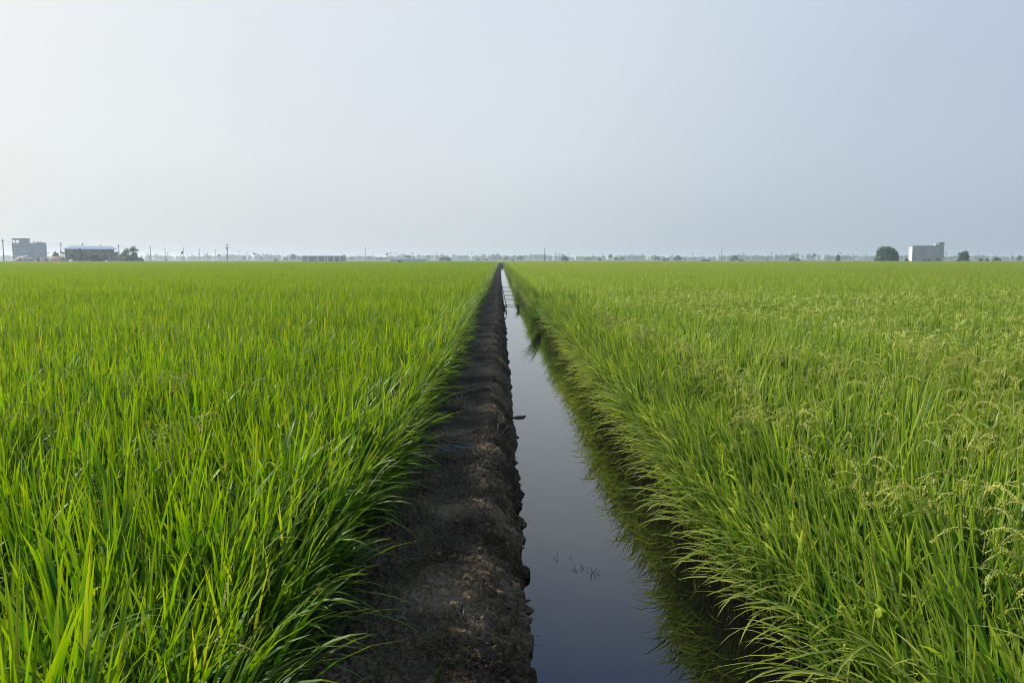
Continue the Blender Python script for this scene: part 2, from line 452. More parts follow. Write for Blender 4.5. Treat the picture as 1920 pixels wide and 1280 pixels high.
def grain(mb, p, d, l, r, rnd):
    d = Vector(d).normalized(); a = d.orthogonal().normalized() * r; b_ = d.cross(a); p = Vector(p)
    mb.add([p, p + d * l * .5 + a, p + d * l * .5 + b_, p + d * l * .5 - a, p + d * l * .5 - b_, p + d * l],
           [(0, 1, 2), (0, 2, 3), (0, 3, 4), (0, 4, 1), (5, 2, 1), (5, 3, 2), (5, 4, 3), (5, 1, 4)], [(rnd, .3, .2, 1)] * 6, 1)

def panicle(mb, rg, p, az, stem, droop, detail, rnd):
    """a rice ear: a thin arching stalk with side strands hung with grains"""
    x, y, z = p; ca, sa = math.cos(az), math.sin(az)
    pts = []; n = 10; th = R(6)
    Lst = stem + .17
    for i in range(n + 1):
        s = i / n
        th = R(6) + droop * max(0, s - .35) ** 1.2 / .65 ** 1.2
        pts.append(Vector((x, y, z)))
        x += math.sin(th) * ca * Lst / n; y += math.sin(th) * sa * Lst / n; z += math.cos(th) * Lst / n
    if detail:
        mb.tube(pts, .0013, 3, (rnd, .2, .1, 1))
        mb.m[-1] = 0
        for i in range(n // 2, n + 1):
            for _ in range(2):
                st = pts[i]; d = (pts[min(i + 1, n)] - pts[max(0, i - 1)]).normalized()
                br = (d + Vector((rg.gauss(0, .11), rg.gauss(0, .11), rg.gauss(-.12, .08)))).normalized()
                L = rg.uniform(.03, .07); k = int(L / .0085)
                for q in range(k):
                    br = (br + Vector((0, 0, -.07))).normalized(); st = st + br * .0085
                    g_d = br + Vector((rg.gauss(0, .22), rg.gauss(0, .22), rg.gauss(0, .22)))
                    grain(mb, st, g_d, .0105, .0031, rnd + rg.uniform(-.15, .15))
    else:
        for off in (-.25, .3):
            a2 = az + off * .5
            q = pts[n // 2]
            blade(mb, q, a2, .20, droop * .35, droop * rg.uniform(.9, 1.15), .009, 3, 0, rnd, .3, 1.0, rg.uniform(-1, 1), 1)

def hill(seed, ears, edge=0.0, detail=2, height=.97, droopy=0.0):
    """one rice plant (a hill of tillers). edge > 0: leans and hangs towards +X"""
    rg = random.Random(seed); mb = MB()
    segs = {2: 7, 1: 3}[detail]; fold = .35 if detail == 2 else 0
    wmul = 1.42 if detail == 2 else 1.4
    nb = {2: 40, 1: 31}[detail]
    for i in range(nb):
        a = rg.uniform(0, 2 * PI); r = .06 * math.sqrt(rg.random())
        p = (r * math.cos(a), r * math.sin(a), 0)
        az = a + rg.gauss(0, .5)
        lean = abs(rg.gauss(0, R(6.5)))
        kind = rg.random()
        e = edge * rg.uniform(.3, 1.0)
        if edge and rg.random() < .62: az = rg.gauss(0, 1.05)
        rnd = rg.random(); yel = 0.0
        if rg.random() < .05: yel = rg.uniform(.3, .9)
        if kind < .50:       # tall leaf running from the sheath to the canopy top
            Ltot = height * rg.choice((rg.uniform(.62, .85), rg.uniform(.88, 1.07)))
            th1 = lean + R(rg.uniform(2, 22)) + e * R(88) * rg.random()
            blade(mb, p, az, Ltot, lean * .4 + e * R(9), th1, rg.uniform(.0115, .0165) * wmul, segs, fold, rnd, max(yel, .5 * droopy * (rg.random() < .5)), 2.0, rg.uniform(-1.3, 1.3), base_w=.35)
        else:                # side leaf leaving the stem part-way
            z0 = height * rg.uniform(.18, .56)
            q = (p[0] + z0 * math.sin(lean * .5 + e * R(12)) * math.cos(az), p[1] + z0 * math.sin(lean * .5 + e * R(12)) * math.sin(az), z0)
            Lb = rg.uniform(.28, .48)
            th0 = R(rg.uniform(8, 28)) + e * R(22)
            blade(mb, q, az, Lb, th0, th0 + R(rg.uniform(5, 45)) + e * R(55), rg.uniform(.0095, .0145) * wmul, max(3, segs - 1), fold, rnd, max(yel, .9 * droopy * (rg.random() < .6)), 1.6, rg.uniform(-1.0, 1.0), s0=.28)
    if edge > .5:
        for i in range(15 if droopy else 8):
            az = rg.gauss(0, .8); z0 = rg.uniform(.06, .46)
            blade(mb, (.02, rg.uniform(-.07, .07), z0), az, rg.uniform(.35, .62), R(rg.uniform(20, 45)), R(rg.uniform(90, 145)), rg.uniform(.0125, .018), max(4, segs), fold, rg.random(), .9 * droopy * rg.random(), 1.1, rg.uniform(-.6, .6), s0=.4)
    for i in range(2 if detail == 2 else 1):    # odd broken or bent blade
        a = rg.uniform(0, 2 * PI)
        blade(mb, (0, 0, height * .6), a, .35, R(25), R(rg.uniform(90, 140)), .011, segs, 0, rg.random(), rg.choice((0, .2, .8)), 1.2, 0, s0=.4)
    for i in range(ears):
        a = rg.uniform(0, 2 * PI)
        q = (.04 * math.cos(a), .04 * math.sin(a), height * rg.uniform(.56, .74))
        panicle(mb, rg, q, a, rg.uniform(.10, .17), R(rg.uniform(80, 165)), detail == 2, rg.random())
    return mb

def patch(seed, size, hills_per_m2, wid, ears, blades, height=.97):
    """a square of canopy seen from afar"""
    rg = random.Random(seed); mb = MB()
    n = int(size * math.sqrt(hills_per_m2))
    for i in range(n):
        for j in range(n):
            cx = (i + rg.uniform(.1, .9)) / n * size - size / 2; cy = (j + rg.uniform(.1, .9)) / n * size - size / 2
            hh = height * rg.uniform(.93, 1.05); hr = rg.random()
            for k in range(blades):
                a = rg.uniform(0, 2 * PI); r = .09 * rg.random()
                z0 = hh * rg.uniform(.42, .62)
                blade(mb, (cx + r * math.cos(a), cy + r * math.sin(a), z0), a, hh - z0 + rg.uniform(-.12, .05), R(rg.uniform(2, 16)), R(rg.uniform(12, 45)), wid * rg.uniform(.7, 1.2), 2, 0, .6 * rg.random() + .4 * hr, .15 * (rg.random() < .1), 1.6, rg.uniform(-1, 1), base_w=.8, s0=.62)
            for k in range(ears):
                if rg.random() < .34:
                    a = rg.uniform(0, 2 * PI)
                    blade(mb, (cx + .08 * math.cos(a), cy + .08 * math.sin(a), hh * .76), a, .17, R(10), R(rg.uniform(60, 140)), wid * .6, 3, 0, rg.random(), .55, 1.2, rg.uniform(-1, 1), 0, s0=.6)
    return mb

def source(mb, leaf):
    me = mb.mesh('rice_plant', [leaf, M['ear']])
    return bpy.data.objects.new('rice_plant', me)          # kept out of the scene: only feeds the field's instances

def scatter_object(name, sources, pts, label, mat):
    """ONE field object: a cloud of points carrying index, rotation and scale, instanced by geometry nodes"""
    me = bpy.data.meshes.new(name)
    P = np.array([p[0] for p in pts], dtype=np.float32)
    me.vertices.add(len(P)); me.vertices.foreach_set('co', P.ravel())
    a = me.attributes.new('idx', 'INT', 'POINT'); a.data.foreach_set('value', np.array([p[1] for p in pts], dtype=np.int32))
    a = me.attributes.new('rot', 'FLOAT_VECTOR', 'POINT'); a.data.foreach_set('vector', np.array([p[2] for p in pts], dtype=np.float32).ravel())
    a = me.attributes.new('scl', 'FLOAT_VECTOR', 'POINT'); a.data.foreach_set('vector', np.array([p[3] for p in pts], dtype=np.float32).ravel())
    me.materials.append(mat)
    o = bpy.data.objects.new(name, me); C.objects.link(o)
    ng = bpy.data.node_groups.new(name + '_nodes', 'GeometryNodeTree')
    ng.interface.new_socket('Geometry', in_out='INPUT', socket_type='NodeSocketGeometry')
    ng.interface.new_socket('Geometry', in_out='OUTPUT', socket_type='NodeSocketGeometry')
    N = ng.nodes.new; L = ng.links.new
    gi = N('NodeGroupInput'); go = N('NodeGroupOutput'); jn = N('GeometryNodeJoinGeometry')
    def attr(nm, typ):
        n = N('GeometryNodeInputNamedAttribute'); n.data_type = typ; n.inputs['Name'].default_value = nm
        return n.outputs['Attribute']
    ai, ar, asc = attr('idx', 'INT'), attr('rot', 'FLOAT_VECTOR'), attr('scl', 'FLOAT_VECTOR')
    for k, so_ in enumerate(sources):
        cmp_ = N('FunctionNodeCompare'); cmp_.data_type = 'INT'; cmp_.operation = 'EQUAL'
        L(ai, cmp_.inputs[2]); cmp_.inputs[3].default_value = k
        oi = N('GeometryNodeObjectInfo'); oi.inputs['Object'].default_value = so_; oi.transform_space = 'ORIGINAL'
        ip = N('GeometryNodeInstanceOnPoints')
        L(gi.outputs[0], ip.inputs['Points']); L(cmp_.outputs[0], ip.inputs['Selection'])
        L(oi.outputs['Geometry'], ip.inputs['Instance'])
        er = N('FunctionNodeEulerToRotation'); L(ar, er.inputs[0]); L(er.outputs[0], ip.inputs['Rotation'])
        L(asc, ip.inputs['Scale'])
        L(ip.outputs[0], jn.inputs[0])
    L(jn.outputs[0], go.inputs[0])
    md = o.modifiers.new('rice', 'NODES'); md.node_group = ng
    return tag(o, label, 'rice', kind='stuff')

def field(side, leaf, ears, label, name):
    S = []
    def reg(lst):
        i0 = len(S); S.extend(source(mb, leaf) for mb in lst); return list(range(i0, len(S)))
    lf = side < 0
    near = reg([hill(100 + k + 50 * (side > 0), (0 if lf else (3, 6, 9)[k % 3]), 0, 2) for k in range(9)])
    near_ear = reg([hill(300 + k, 7, 0, 2) for k in range(2)])
    mid = reg([hill(400 + k + 50 * (side > 0), (0 if lf else (2, 3, 5)[k % 3]), 0, 1) for k in range(6)])
    near_green = reg([hill(330 + k + 50 * (side > 0), 0, 0, 2, 1.0) for k in range(4)])
    mid_green = reg([hill(430 + k + 50 * (side > 0), 0, 0, 1, 1.0) for k in range(3)])
    edge_s = reg([hill(500 + k + 50 * (side > 0), 0, (.85 if lf else .52), 2, .97, .0 if lf else .75) for k in range(6)])
    edge_m = reg([hill(600 + k + 50 * (side > 0), (0 if lf else 1), .26, 2, .97, 0 if lf else .25) for k in range(6)])
    edge_f = reg([hill(700 + k + 50 * (side > 0), 0, (.6 if k % 2 else .3), 1, .97, 0 if lf else .4) for k in range(5)])
    pc = reg([patch(800 + k + 50 * (side > 0), 2.0, 20, .015, 0 if lf else 3, 14) for k in range(4)])
    pd = reg([patch(900 + k + 50 * (side > 0), 4.0, 9, .034, 0 if lf else 2, 12) for k in range(3)])
    pts = []; rg = random.Random(77 + side)
    def base(y): return left_edge(y) if lf else right_bank(y) + .02
    def hscale(x, y):
        return 1 + .17 * float(fbm(np.array([x * .35]), np.array([y * .35]), 3, 40)[0]) + .10 * float(fbm(np.array([x * 1.1]), np.array([y * 1.1]), 2, 42)[0]) + rg.gauss(0, .045)
    # edge rows
    y = -2.5
    while y < DITCH_END + 1:
        step = .15 if y < 25 else (.22 if y < 70 else .42)
        far = y > 16
        for row, (off, pool) in enumerate(((0.0, edge_s), (.15, edge_m), (.32, near))):
            x = base(y) + side * (off + rg.uniform(-.05, .05)); yy = y + rg.uniform(-.07, .07)
            pool_ = edge_f if far else pool
            rz = (0 if lf else PI) + rg.gauss(0, .3)
            s = hscale(x, yy) * (.94 if row == 0 else 1.0)
            zb = FIELD_Z - (0 if lf else (.17, .09, .02)[row])
            pts.append(((x, yy, zb), rg.choice(pool_), (0, 0, rz), (s * rg.uniform(.85, 1.25), s * rg.uniform(.85, 1.2), s * rg.uniform(.86, 1.10))))
        y += step
    # plants of their own out to 26 m
    g_ = .222
    ny0, ny1 = -2.2, 26.0
    j = 0; y = ny0
    while y < ny1:
        wid = max(0, y) * .84 + 4.5
        x = .50
        while x < wid:
            xx = base(y) + side * (x + rg.uniform(-.06, .06)); yy = y + rg.uniform(-.06, .06)
            d = math.hypot(xx, yy)
            if d < 9.5:
                pool = near
                if lf and rg.random() < .02: pool = near_ear
            else:
                pool = mid
                if lf and rg.random() < .008: pool = near_ear
            ripe = float(fbm(np.array([xx * .55]), np.array([yy * .55]), 3, 44)[0]) + .10 * min(1, (x - 1.3) / 1.0)
            if not lf and (ripe < -.02 or x < 1.0) and rg.random() < .85: pool = near_green if d < 9.5 else mid_green
            s = hscale(xx, yy)
            pts.append(((xx, yy, FIELD_Z), rg.choice(pool), (rg.gauss(0, .04), rg.gauss(0, .04) , rg.uniform(0, 2 * PI)), (s, s, s)))
            x += g_
        y += g_
    if lf:      # a few hills already in ear, and two taller darker plants
        for (xx, yy) in ((-2.63, 6.25), (-2.85, 6.4), (-2.4, 6.2), (-1.72, 4.5), (-1.8, 4.6), (-4.6, 11.0), (-3.2, 5.0)):
            pts.append(((xx, yy, FIELD_Z), rg.choice(near_ear), (0, 0, rg.uniform(0, 6)), (1.1, 1.1, 1.06)))
        for (xx, yy) in ((-9.4, 24.0), (-9.5, 24.2), (-9.25, 24.1)):
            pts.append(((xx, yy, FIELD_Z), rg.choice(near), (0, 0, rg.uniform(0, 6)), (1.3, 1.3, 1.25)))
    else:       # taller green clumps standing out of the ripening crop
        for (xx, yy) in ((2.55, 8.0), (2.7, 8.2), (2.6, 8.5), (3.3, 6.5), (3.45, 6.6), (5.0, 8.2), (2.2, 9.2), (4.1, 11.0), (6.5, 12.5)):
            pts.append(((xx, yy, FIELD_Z), rg.choice(near_green), (0, 0, rg.uniform(0, 6)), (1.15, 1.15, 1.14)))
    # squares of canopy
    def squares(pool, size, y0, y1, first):
        y = y0 + size / 2
        while y < y1:
            x = first + size / 2
            while x < y * .84 + 12:
                xx = side * x; s = 1 + .10 * float(fbm(np.array([xx * .05]), np.array([y * .05]), 3, 41)[0]) + rg.gauss(0, .02)
                pts.append(((xx, y, FIELD_Z), rg.choice(pool), (0, 0, PI * rg.randint(0, 1)), (1, 1, s)))
                x += size
            y += size
    fr = .84 if lf else 1.14
    squares(pc, 2.0, 26.0, 112.0, fr + (.05 if lf else .04))
    squares(pd, 4.0, 112.0, FIELD_END, fr)
    o = scatter_object(name, S, pts, label, leaf)
    print(name, 'points', len(pts))
    return o
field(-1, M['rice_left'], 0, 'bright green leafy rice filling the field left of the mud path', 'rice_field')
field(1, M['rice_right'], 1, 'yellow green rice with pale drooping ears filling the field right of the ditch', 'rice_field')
# rice beyond the head of the ditch
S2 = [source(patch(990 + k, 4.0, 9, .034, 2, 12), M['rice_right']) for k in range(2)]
pts = []
y = DITCH_END + 6
while y < FIELD_END:
    pts.append(((.15, y, FIELD_Z), rng.randint(0, 1), (0, 0, 0), (.75, 1, 1))); y += 4
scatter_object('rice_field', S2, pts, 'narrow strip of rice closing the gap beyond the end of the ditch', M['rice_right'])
soil_sheet('paddy_soil', lambda y: -1.25, lambda y: 2.05, DITCH_END + 1.2, FIELD_END, FIELD_Z - .006, M['paddy_soil'], 4)

# tuft leaning out over the water from the right bank, further along
def tuft(name, loc, n, h, spread, mat, label, cat, seed, yel=0, w=.009, toward=None):
    rg = random.Random(seed); mb = MB()
    for i in range(n):
        az = rg.uniform(0, 2 * PI) if toward is None else rg.gauss(toward, .7)
        blade(mb, (rg.gauss(0, .05 * h), rg.gauss(0, .05 * h), 0), az, h * rg.uniform(.5, 1.1), R(rg.uniform(0, spread * .5)), R(rg.uniform(spread * .5, spread * 1.6)), w * rg.uniform(.6, 1.1), 6, .3, rg.random(), yel, 1.4, rg.uniform(-1, 1))
    o = mb.build(name, mat); o.location = loc
    return tag(o, label, cat)
for k, (x, y, s) in enumerate(((1.12, 22.5, 1.0), (1.08, 23.6, 1.0), (1.15, 21.4, .9))):
    pass
o = tuft('grass_tuft', (1.08, 22.4, -.25), 120, .95, 60, M['rice_right'], 'dark grass tuft leaning far over the water from the right bank', 'grass tuft', 31, toward=PI, w=.014)
o = tuft('weed_seedling', (-.27, 3.15, path_z(-.27, 3.15)), 4, .11, 35, M['rice_left'], 'small green seedling on the path at the bottom edge, left of the pair', 'seedling', 32)
o['group'] = 'seedlings sprouting on the path'
o = tuft('weed_seedling', (-.19, 3.25, path_z(-.19, 3.25)), 4, .12, 30, M['rice_left'], 'small green seedling on the path at the bottom edge, right of the pair', 'seedling', 33)
o['group'] = 'seedlings sprouting on the path'
tuft('weed_tuft', (.0, 13.6, path_z(.0, 13.6)), 16, .20, 60, M['rice_left'], 'thin green weed growing on the crumbly ditch side of the path', 'weed', 34)

# loose crumbs of mud along the slope and the waterline
rg = random.Random(8); mb = MB()
ico = [(0, 0, 1), (.894, 0, .447), (.276, .851, .447), (-.724, .526, .447), (-.724, -.526, .447), (.276, -.851, .447),
       (.724, .526, -.447), (-.276, .851, -.447), (-.894, 0, -.447), (-.276, -.851, -.447), (.724, -.526, -.447), (0, 0, -1)]
icf = [(0, 1, 2), (0, 2, 3), (0, 3, 4), (0, 4, 5), (0, 5, 1), (1, 6, 2), (2, 7, 3), (3, 8, 4), (4, 9, 5), (5, 10, 1),
       (6, 7, 2), (7, 8, 3), (8, 9, 4), (9, 10, 5), (10, 6, 1), (11, 7, 6), (11, 8, 7), (11, 9, 8), (11, 10, 9), (11, 6, 10)]
for i in range(5200):
    y = 2.0 + 22 * rg.random() ** 1.6
    k = rg.random()
    iy = int(np.searchsorted(ys, y)); e_ = float(edge[iy, 0])
    if k < .88: x = e_ - abs(rg.gauss(0, .13)) + rg.uniform(-.01, .035)
    else: x = rg.uniform(-.8, e_)
    s = rg.lognormvariate(-4.85, .40) * (1.25 if k < .88 else .6)
    z = path_z(x, y) if x < .3 else -.33
    z = max(z, -.315)
    sc = Matrix.Rotation(rg.uniform(0, 6), 3, 'Z')
    vs = []
    for q in ico:
        v = sc @ Vector((q[0] * s * rg.uniform(.6, 1.4), q[1] * s * rg.uniform(.6, 1.4), q[2] * s * rg.uniform(.5, 1.1)))
        vs.append((x + v.x, y + v.y, z + v.z + s * .3))
    mb.add(vs, icf)
tag(mb.build('mud_crumbs', M['mud'], smooth=False), 'dark crumbs of mud scattered over the path and along the water edge', 'mud', kind='stuff')
# chaff and straw bits
mb = MB()
for i in range(420):
    y = 2.2 + 16 * rg.random() ** 1.5; x = rg.uniform(-.8, .05); z = path_z(x, y) + .006
    blade(mb, (x, y, z), rg.uniform(0, 6.3), rg.uniform(.012, .07), R(80), R(100), rg.uniform(.002, .005), 2, 0, rg.random(), rg.random(), 1, 0)
tag(mb.build('straw_litter', M['dry'], smooth=False), 'pale bits of straw and chaff littering the mud path', 'straw', kind='stuff')

# ---- single things lying on the path or in the ditch
def strand_thing(name, strands, mat, label, cat, loc, n=5):
    mb = MB()
    for pts_, r in strands: mb.tube(pts_, r, n, (.5, .3, .3, 1))
    o = mb.build(name, mat, smooth=True); o.location = loc
    return tag(o, label, cat)
def drape(pts_xy, lift=.012):
    return [(x, y, path_z(x, y) + lift) for x, y in pts_xy]
st = []
rg = random.Random(3)
base_pts = [(-.62, 10.0), (-.5, 10.15), (-.38, 10.45), (-.27, 10.62), (-.15, 10.6), (-.02, 10.55), (.04, 10.4)]
for k in range(6):
    st.append((drape([(x + rg.gauss(0, .012), y + rg.gauss(0, .05)) for x, y in base_pts[k % 2: 7 - (k % 3)]], .02 + .01 * (k % 3)), .0045 if k < 2 else .0025))
strand_thing('dry_stalk', st, M['dry'], 'long bent dry tan stalk lying right across the mud path', 'dry stalk', (0, 0, 0))
st = []
for k in range(5):
    x0, y0 = -.03 + rg.gauss(0, .02), 8.2 + rg.gauss(0, .05)
    z0 = path_z(x0, y0)
    st.append(([(x0, y0, z0), (x0 + .01, y0 + .25, z0 + .03), (x0 + .02 + rg.gauss(0, .03), y0 + .5, z0 + .04 + rg.uniform(0, .03)), (x0 + .04 + rg.gauss(0, .04), y0 + .7, z0 + .03 + rg.uniform(0, .05))], .0022))
strand_thing('dead_weed', st, M['dry'], 'withered yellowish weed standing near the ditch side of the path', 'dead weed', (0, 0, 0))
o = tuft('straw_tuft', (-.30, 14.5, path_z(-.30, 14.5) + .01), 40, .28, 75, M['dry'], 'flattened pale dead grass tuft on the path, farther off than the bent stalk', 'dead grass', 41, yel=1)
o = tuft('straw_tuft', (-.48, 9.3, path_z(-.48, 9.3) + .01), 22, .22, 75, M['dry'], 'small grey dead grass tuft by the left rice, nearer than the bent stalk', 'dead grass', 42, yel=.5)
st = []
for k in range(7):
    xs_ = [-.60 + .05 * i for i in range(8)]
    ph = rg.uniform(0, 6)
    st.append((drape([(x + rg.gauss(0, .008), 7.25 + .05 * math.sin(ph + x * 14) + rg.gauss(0, .035) + .35 * (x + .6) * (k % 3 - 1) * .4) for x in xs_[: rg.randint(5, 8)]], .010 + .012 * (k % 3)), .0022))
strand_thing('plastic_twine', st, M['twine'], 'tangled turquoise plastic twine lying flat across the mud path', 'twine', (0, 0, 0), 4)
st = [([(.17, 10.15, WATER_Z + .004), (.22, 10.18, WATER_Z + .012), (.30, 10.2, WATER_Z + .01), (.33, 10.28, WATER_Z + .006)], [.012, .017, .014, .006]),
      ([(.24, 10.18, WATER_Z + .01), (.27, 10.12, WATER_Z + .008)], .006)]
strand_thing('driftwood', st, M['dry'], 'short pale piece of driftwood floating beside the muddy bank', 'driftwood', (0, 0, 0))
def floater(cx, cy, n, sp, seed, label, name='floating_weed'):
    rg = random.Random(seed); st = []
    for k in range(n):
        a = rg.uniform(0, 6.3); x, y = cx + rg.gauss(0, sp), cy + rg.gauss(0, sp); L_ = rg.uniform(.015, .05)
        st.append(([(x, y, WATER_Z - .004), (x + L_ * .5 * math.cos(a), y + L_ * .5 * math.sin(a), WATER_Z + .012), (x + L_ * math.cos(a), y + L_ * math.sin(a), WATER_Z + rg.uniform(0, .05))], .0018))
    o = strand_thing(name, st, M['stick'], label, 'water weed', (0, 0, 0), 3); o['group'] = 'weed sprigs poking out of the ditch'; o['kind'] = 'stuff'
floater(.535, 5.1, 7, .03, 1, 'sprig of dark weed poking from open water, middle one of three')
floater(.60, 5.03, 5, .02, 2, 'sprig of dark weed poking from open water, rightmost and crossed')
floater(.415, 5.28, 3, .03, 3, 'tiny sprig of dark weed poking from open water, leftmost of three')
floater(.62, 17.2, 4, .012, 4, 'small dark blob floating in the paler far water', 'floating_clump')
mb = MB(); rg = random.Random(71)
for i in range(420):
    y = 3.2 + 30 * rg.random() ** 1.5; side_ = rg.random()
    if side_ < .55: x = right_bank(y) - abs(rg.gauss(0, .22))
    elif side_ < .9: x = .17 + abs(rg.gauss(0, .05))
    else: continue
    a = rg.uniform(0, 6.3); l_ = rg.uniform(.003, .010) * (1 + y / 8); w_ = l_ * rg.uniform(.15, .5)
    ca, sa = math.cos(a), math.sin(a)
    mb.add([(x, y, WATER_Z + .003), (x + ca * l_ * .5 - sa * w_, y + sa * l_ * .5 + ca * w_, WATER_Z + .005), (x + ca * l_, y + sa * l_, WATER_Z + .003), (x + ca * l_ * .5 + sa * w_, y + sa * l_ * .5 - ca * w_, WATER_Z + .004)], [(0, 1, 2, 3)], [(rg.random(), .3, .3, 1)] * 4)
tag(mb.build('floating_bits', M['dry']), 'tiny bits of leaf and straw floating along the edges of the ditch', 'debris', kind='stuff')
# thin poles laid across the ditch farther off and debris caught on them
for k, (y, x0, x1, dz, lab) in enumerate((
        (57.5, .12, 1.15, .05, 'farthest of the thin sticks laid across the ditch'),
        (50.0, .05, .85, .04, 'second farthest thin stick across the ditch'),
        (44.5, .12, .85, .04, 'third thin stick across the ditch, short and dark'),
        (40.0, .10, 1.05, .05, 'fourth thin stick across the ditch, with grass caught at its end'),
        (34.6, .18, 1.15, .05, 'nearest long thin stick spanning the ditch'))):
    mb = MB(); mb.tube([(x0, y, WATER_Z + dz), ((x0 + x1) / 2, y + .1, WATER_Z + dz * .6), (x1, y - .05, WATER_Z + dz * 1.6)], .009, 5)
    tag(mb.build('ditch_stick', M['stick'], smooth=True), lab, 'stick', 'thin sticks across the ditch')
o = tuft('debris_clump', (.18, 32.6, WATER_Z), 60, .32, 80, M['stick'], 'dark tangle of debris against the muddy bank beside the sticks', 'debris', 51); o['group'] = 'debris clumps in the ditch'
o = tuft('debris_clump', (.72, 31.9, WATER_Z), 80, .42, 85, M['stick'], 'dark tangle of debris out in the ditch under the right bank', 'debris', 52); o['group'] = 'debris clumps in the ditch'
mb = MB(); mb.tube([(.18, 27.2, WATER_Z + .01), (.25, 31.2, WATER_Z + .02), (.27, 34.4, WATER_Z + .04), (.24, 39.2, WATER_Z + .03), (.19, 49.4, WATER_Z + .03), (.14, 62, WATER_Z + .02)], .013, 5)
tag(mb.build('floating_rope', M['stick'], smooth=True), 'thin dark rope floating lengthwise along the ditch through the sticks', 'rope')

# culvert where the ditch ends
cv = empty('culvert', (.15, DITCH_END + .3, -.3)); tag(cv, 'low concrete culvert headwall closing the far end of the ditch', 'culvert')
b = MB(); b.box(-.95, -.42, -.12, .12, -.3, .36); b.box(.42, .95, -.12, .12, -.3, .36); b.box(-.42, .42, -.12, .12, .22, .36); b.build('headwall', M['trim'], cv)
b = MB(); b.box(-.419, .419, .02, .10, -.3, .219); b.build('pipe_mouth', M['opening'], cv)
b = MB(); b.box(-1.0, 1.0, -.16, .6, .363, .42); b.build('cap_slab', M['trim'], cv)

# ------------------------------------------------------------------ trees
def crown(seed, n, leaf, lobes=9, flat=1.0, cone=0.0):
    """unit crown: x,y in -.5.. .5, z 0..1"""
    rg = random.Random(seed); mb = MB(); Ls = []
    for i in range(lobes * 2):
        a = i * 2.39996 + rg.uniform(-.3, .3); h = .10 + .72 * ((i + .5) / (lobes * 2)) ** .9
        rr_ = .35 * max(0, 1 - ((h - .24) / .68) ** 2) ** .8 * (1 - cone * h) * rg.uniform(.68, 1.12)
        Ls.append((Vector((rr_ * math.cos(a), rr_ * math.sin(a), h)), rg.uniform(.10, .21) * (1 - .4 * cone * h)))
    Ls.append((Vector((0, 0, .45)), .33)); Ls.append((Vector((rg.uniform(-.1, .1), 0, .72)), .20))
    for i in range(n):
        c, r = rg.choice(Ls)
        d = Vector((rg.gauss(0, 1), rg.gauss(0, 1), rg.gauss(0, 1))).normalized()
        p = c + d * r * (rg.random() ** .25) * rg.uniform(.85, 1.08)
        if p.z < .0: p.z = abs(p.z) * .5
        nrm = (d + Vector((rg.gauss(0, .7), rg.gauss(0, .7), rg.gauss(0, .7)))).normalized()
        a = nrm.orthogonal().normalized(); a = Matrix.Rotation(rg.uniform(0, 6.3), 3, nrm) @ a; b_ = nrm.cross(a)
        s = leaf * rg.uniform(.6, 1.4); rn = rg.random()
        mb.add([p - a * s - b_ * s * .5, p + a * s * .2 - b_ * s * .6, p + a * s, p - a * s * .1 + b_ * s * .6], [(0, 1, 2, 3)], [(rn, .5, 0, 1)] * 4)
    return mb.mesh('crown', M['tree'])
def palm_crown(seed, nf=24):
    """unit palm head: fronds ~1 long, with leaflets"""
    rg = random.Random(seed); mb = MB()
    for i in range(nf):
        az = 2 * PI * i / nf + rg.uniform(-.2, .2); th0 = R(rg.uniform(5, 75)); th1 = th0 + R(rg.uniform(50, 85)); x = y = z = 0.0
        ca, sa = math.cos(az), math.sin(az); L_ = rg.uniform(.75, 1.05); n = 8; rn = rg.random()
        pv = Vector((0, 0, 0))
        for k in range(1, n + 1):
            th = th0 + (th1 - th0) * k / n
            nv = pv + Vector((math.sin(th) * ca, math.sin(th) * sa, math.cos(th))) * (L_ / n)
            w_ = .30 * math.sin(PI * min(1, .15 + k / n * .85))
            sd = Vector((-sa, ca, 0))
            for sgn in (-1, 1):
                tip = (pv + nv) / 2 + sd * sgn * w_ + Vector((0, 0, -w_ * .55)) + (nv - pv) * .6
                mb.add([pv, nv, tip], [(0, 1, 2)], [(rn, k / n, .1, 1)] * 3)
            pv = nv
    return mb.mesh('fronds', M['palm'])
CROWNS = [crown(s, 1900, .052, lobes=8 + s % 4) for s in range(4)]
CONE = crown(21, 1100, .05, 8, cone=.6)
SHRUB = crown(22, 1300, .06, 7)
BIG = crown(33, 7500, .030, 14)
PALMS = [palm_crown(s) for s in range(3)]
def trunk_mesh(h, r, limbs=True, seed=0):
    rg = random.Random(seed); mb = MB()
    mb.tube([(0, 0, 0), (.1 * r, .05, h * .35), (0, 0, h * .6)], [r, r * .8, r * .6], 7)
    if limbs:
        for k in range(5):
            a = 2 * PI * k / 5 + rg.uniform(-.4, .4)
            mb.tube([(0, 0, h * rg.uniform(.25, .5)), (h * .12 * math.cos(a), h * .12 * math.sin(a), h * .6), (h * .2 * math.cos(a), h * .2 * math.sin(a), h * .8)], [r * .5, r * .3, r * .12], 5)
    return mb.mesh('trunk', M['bark'])
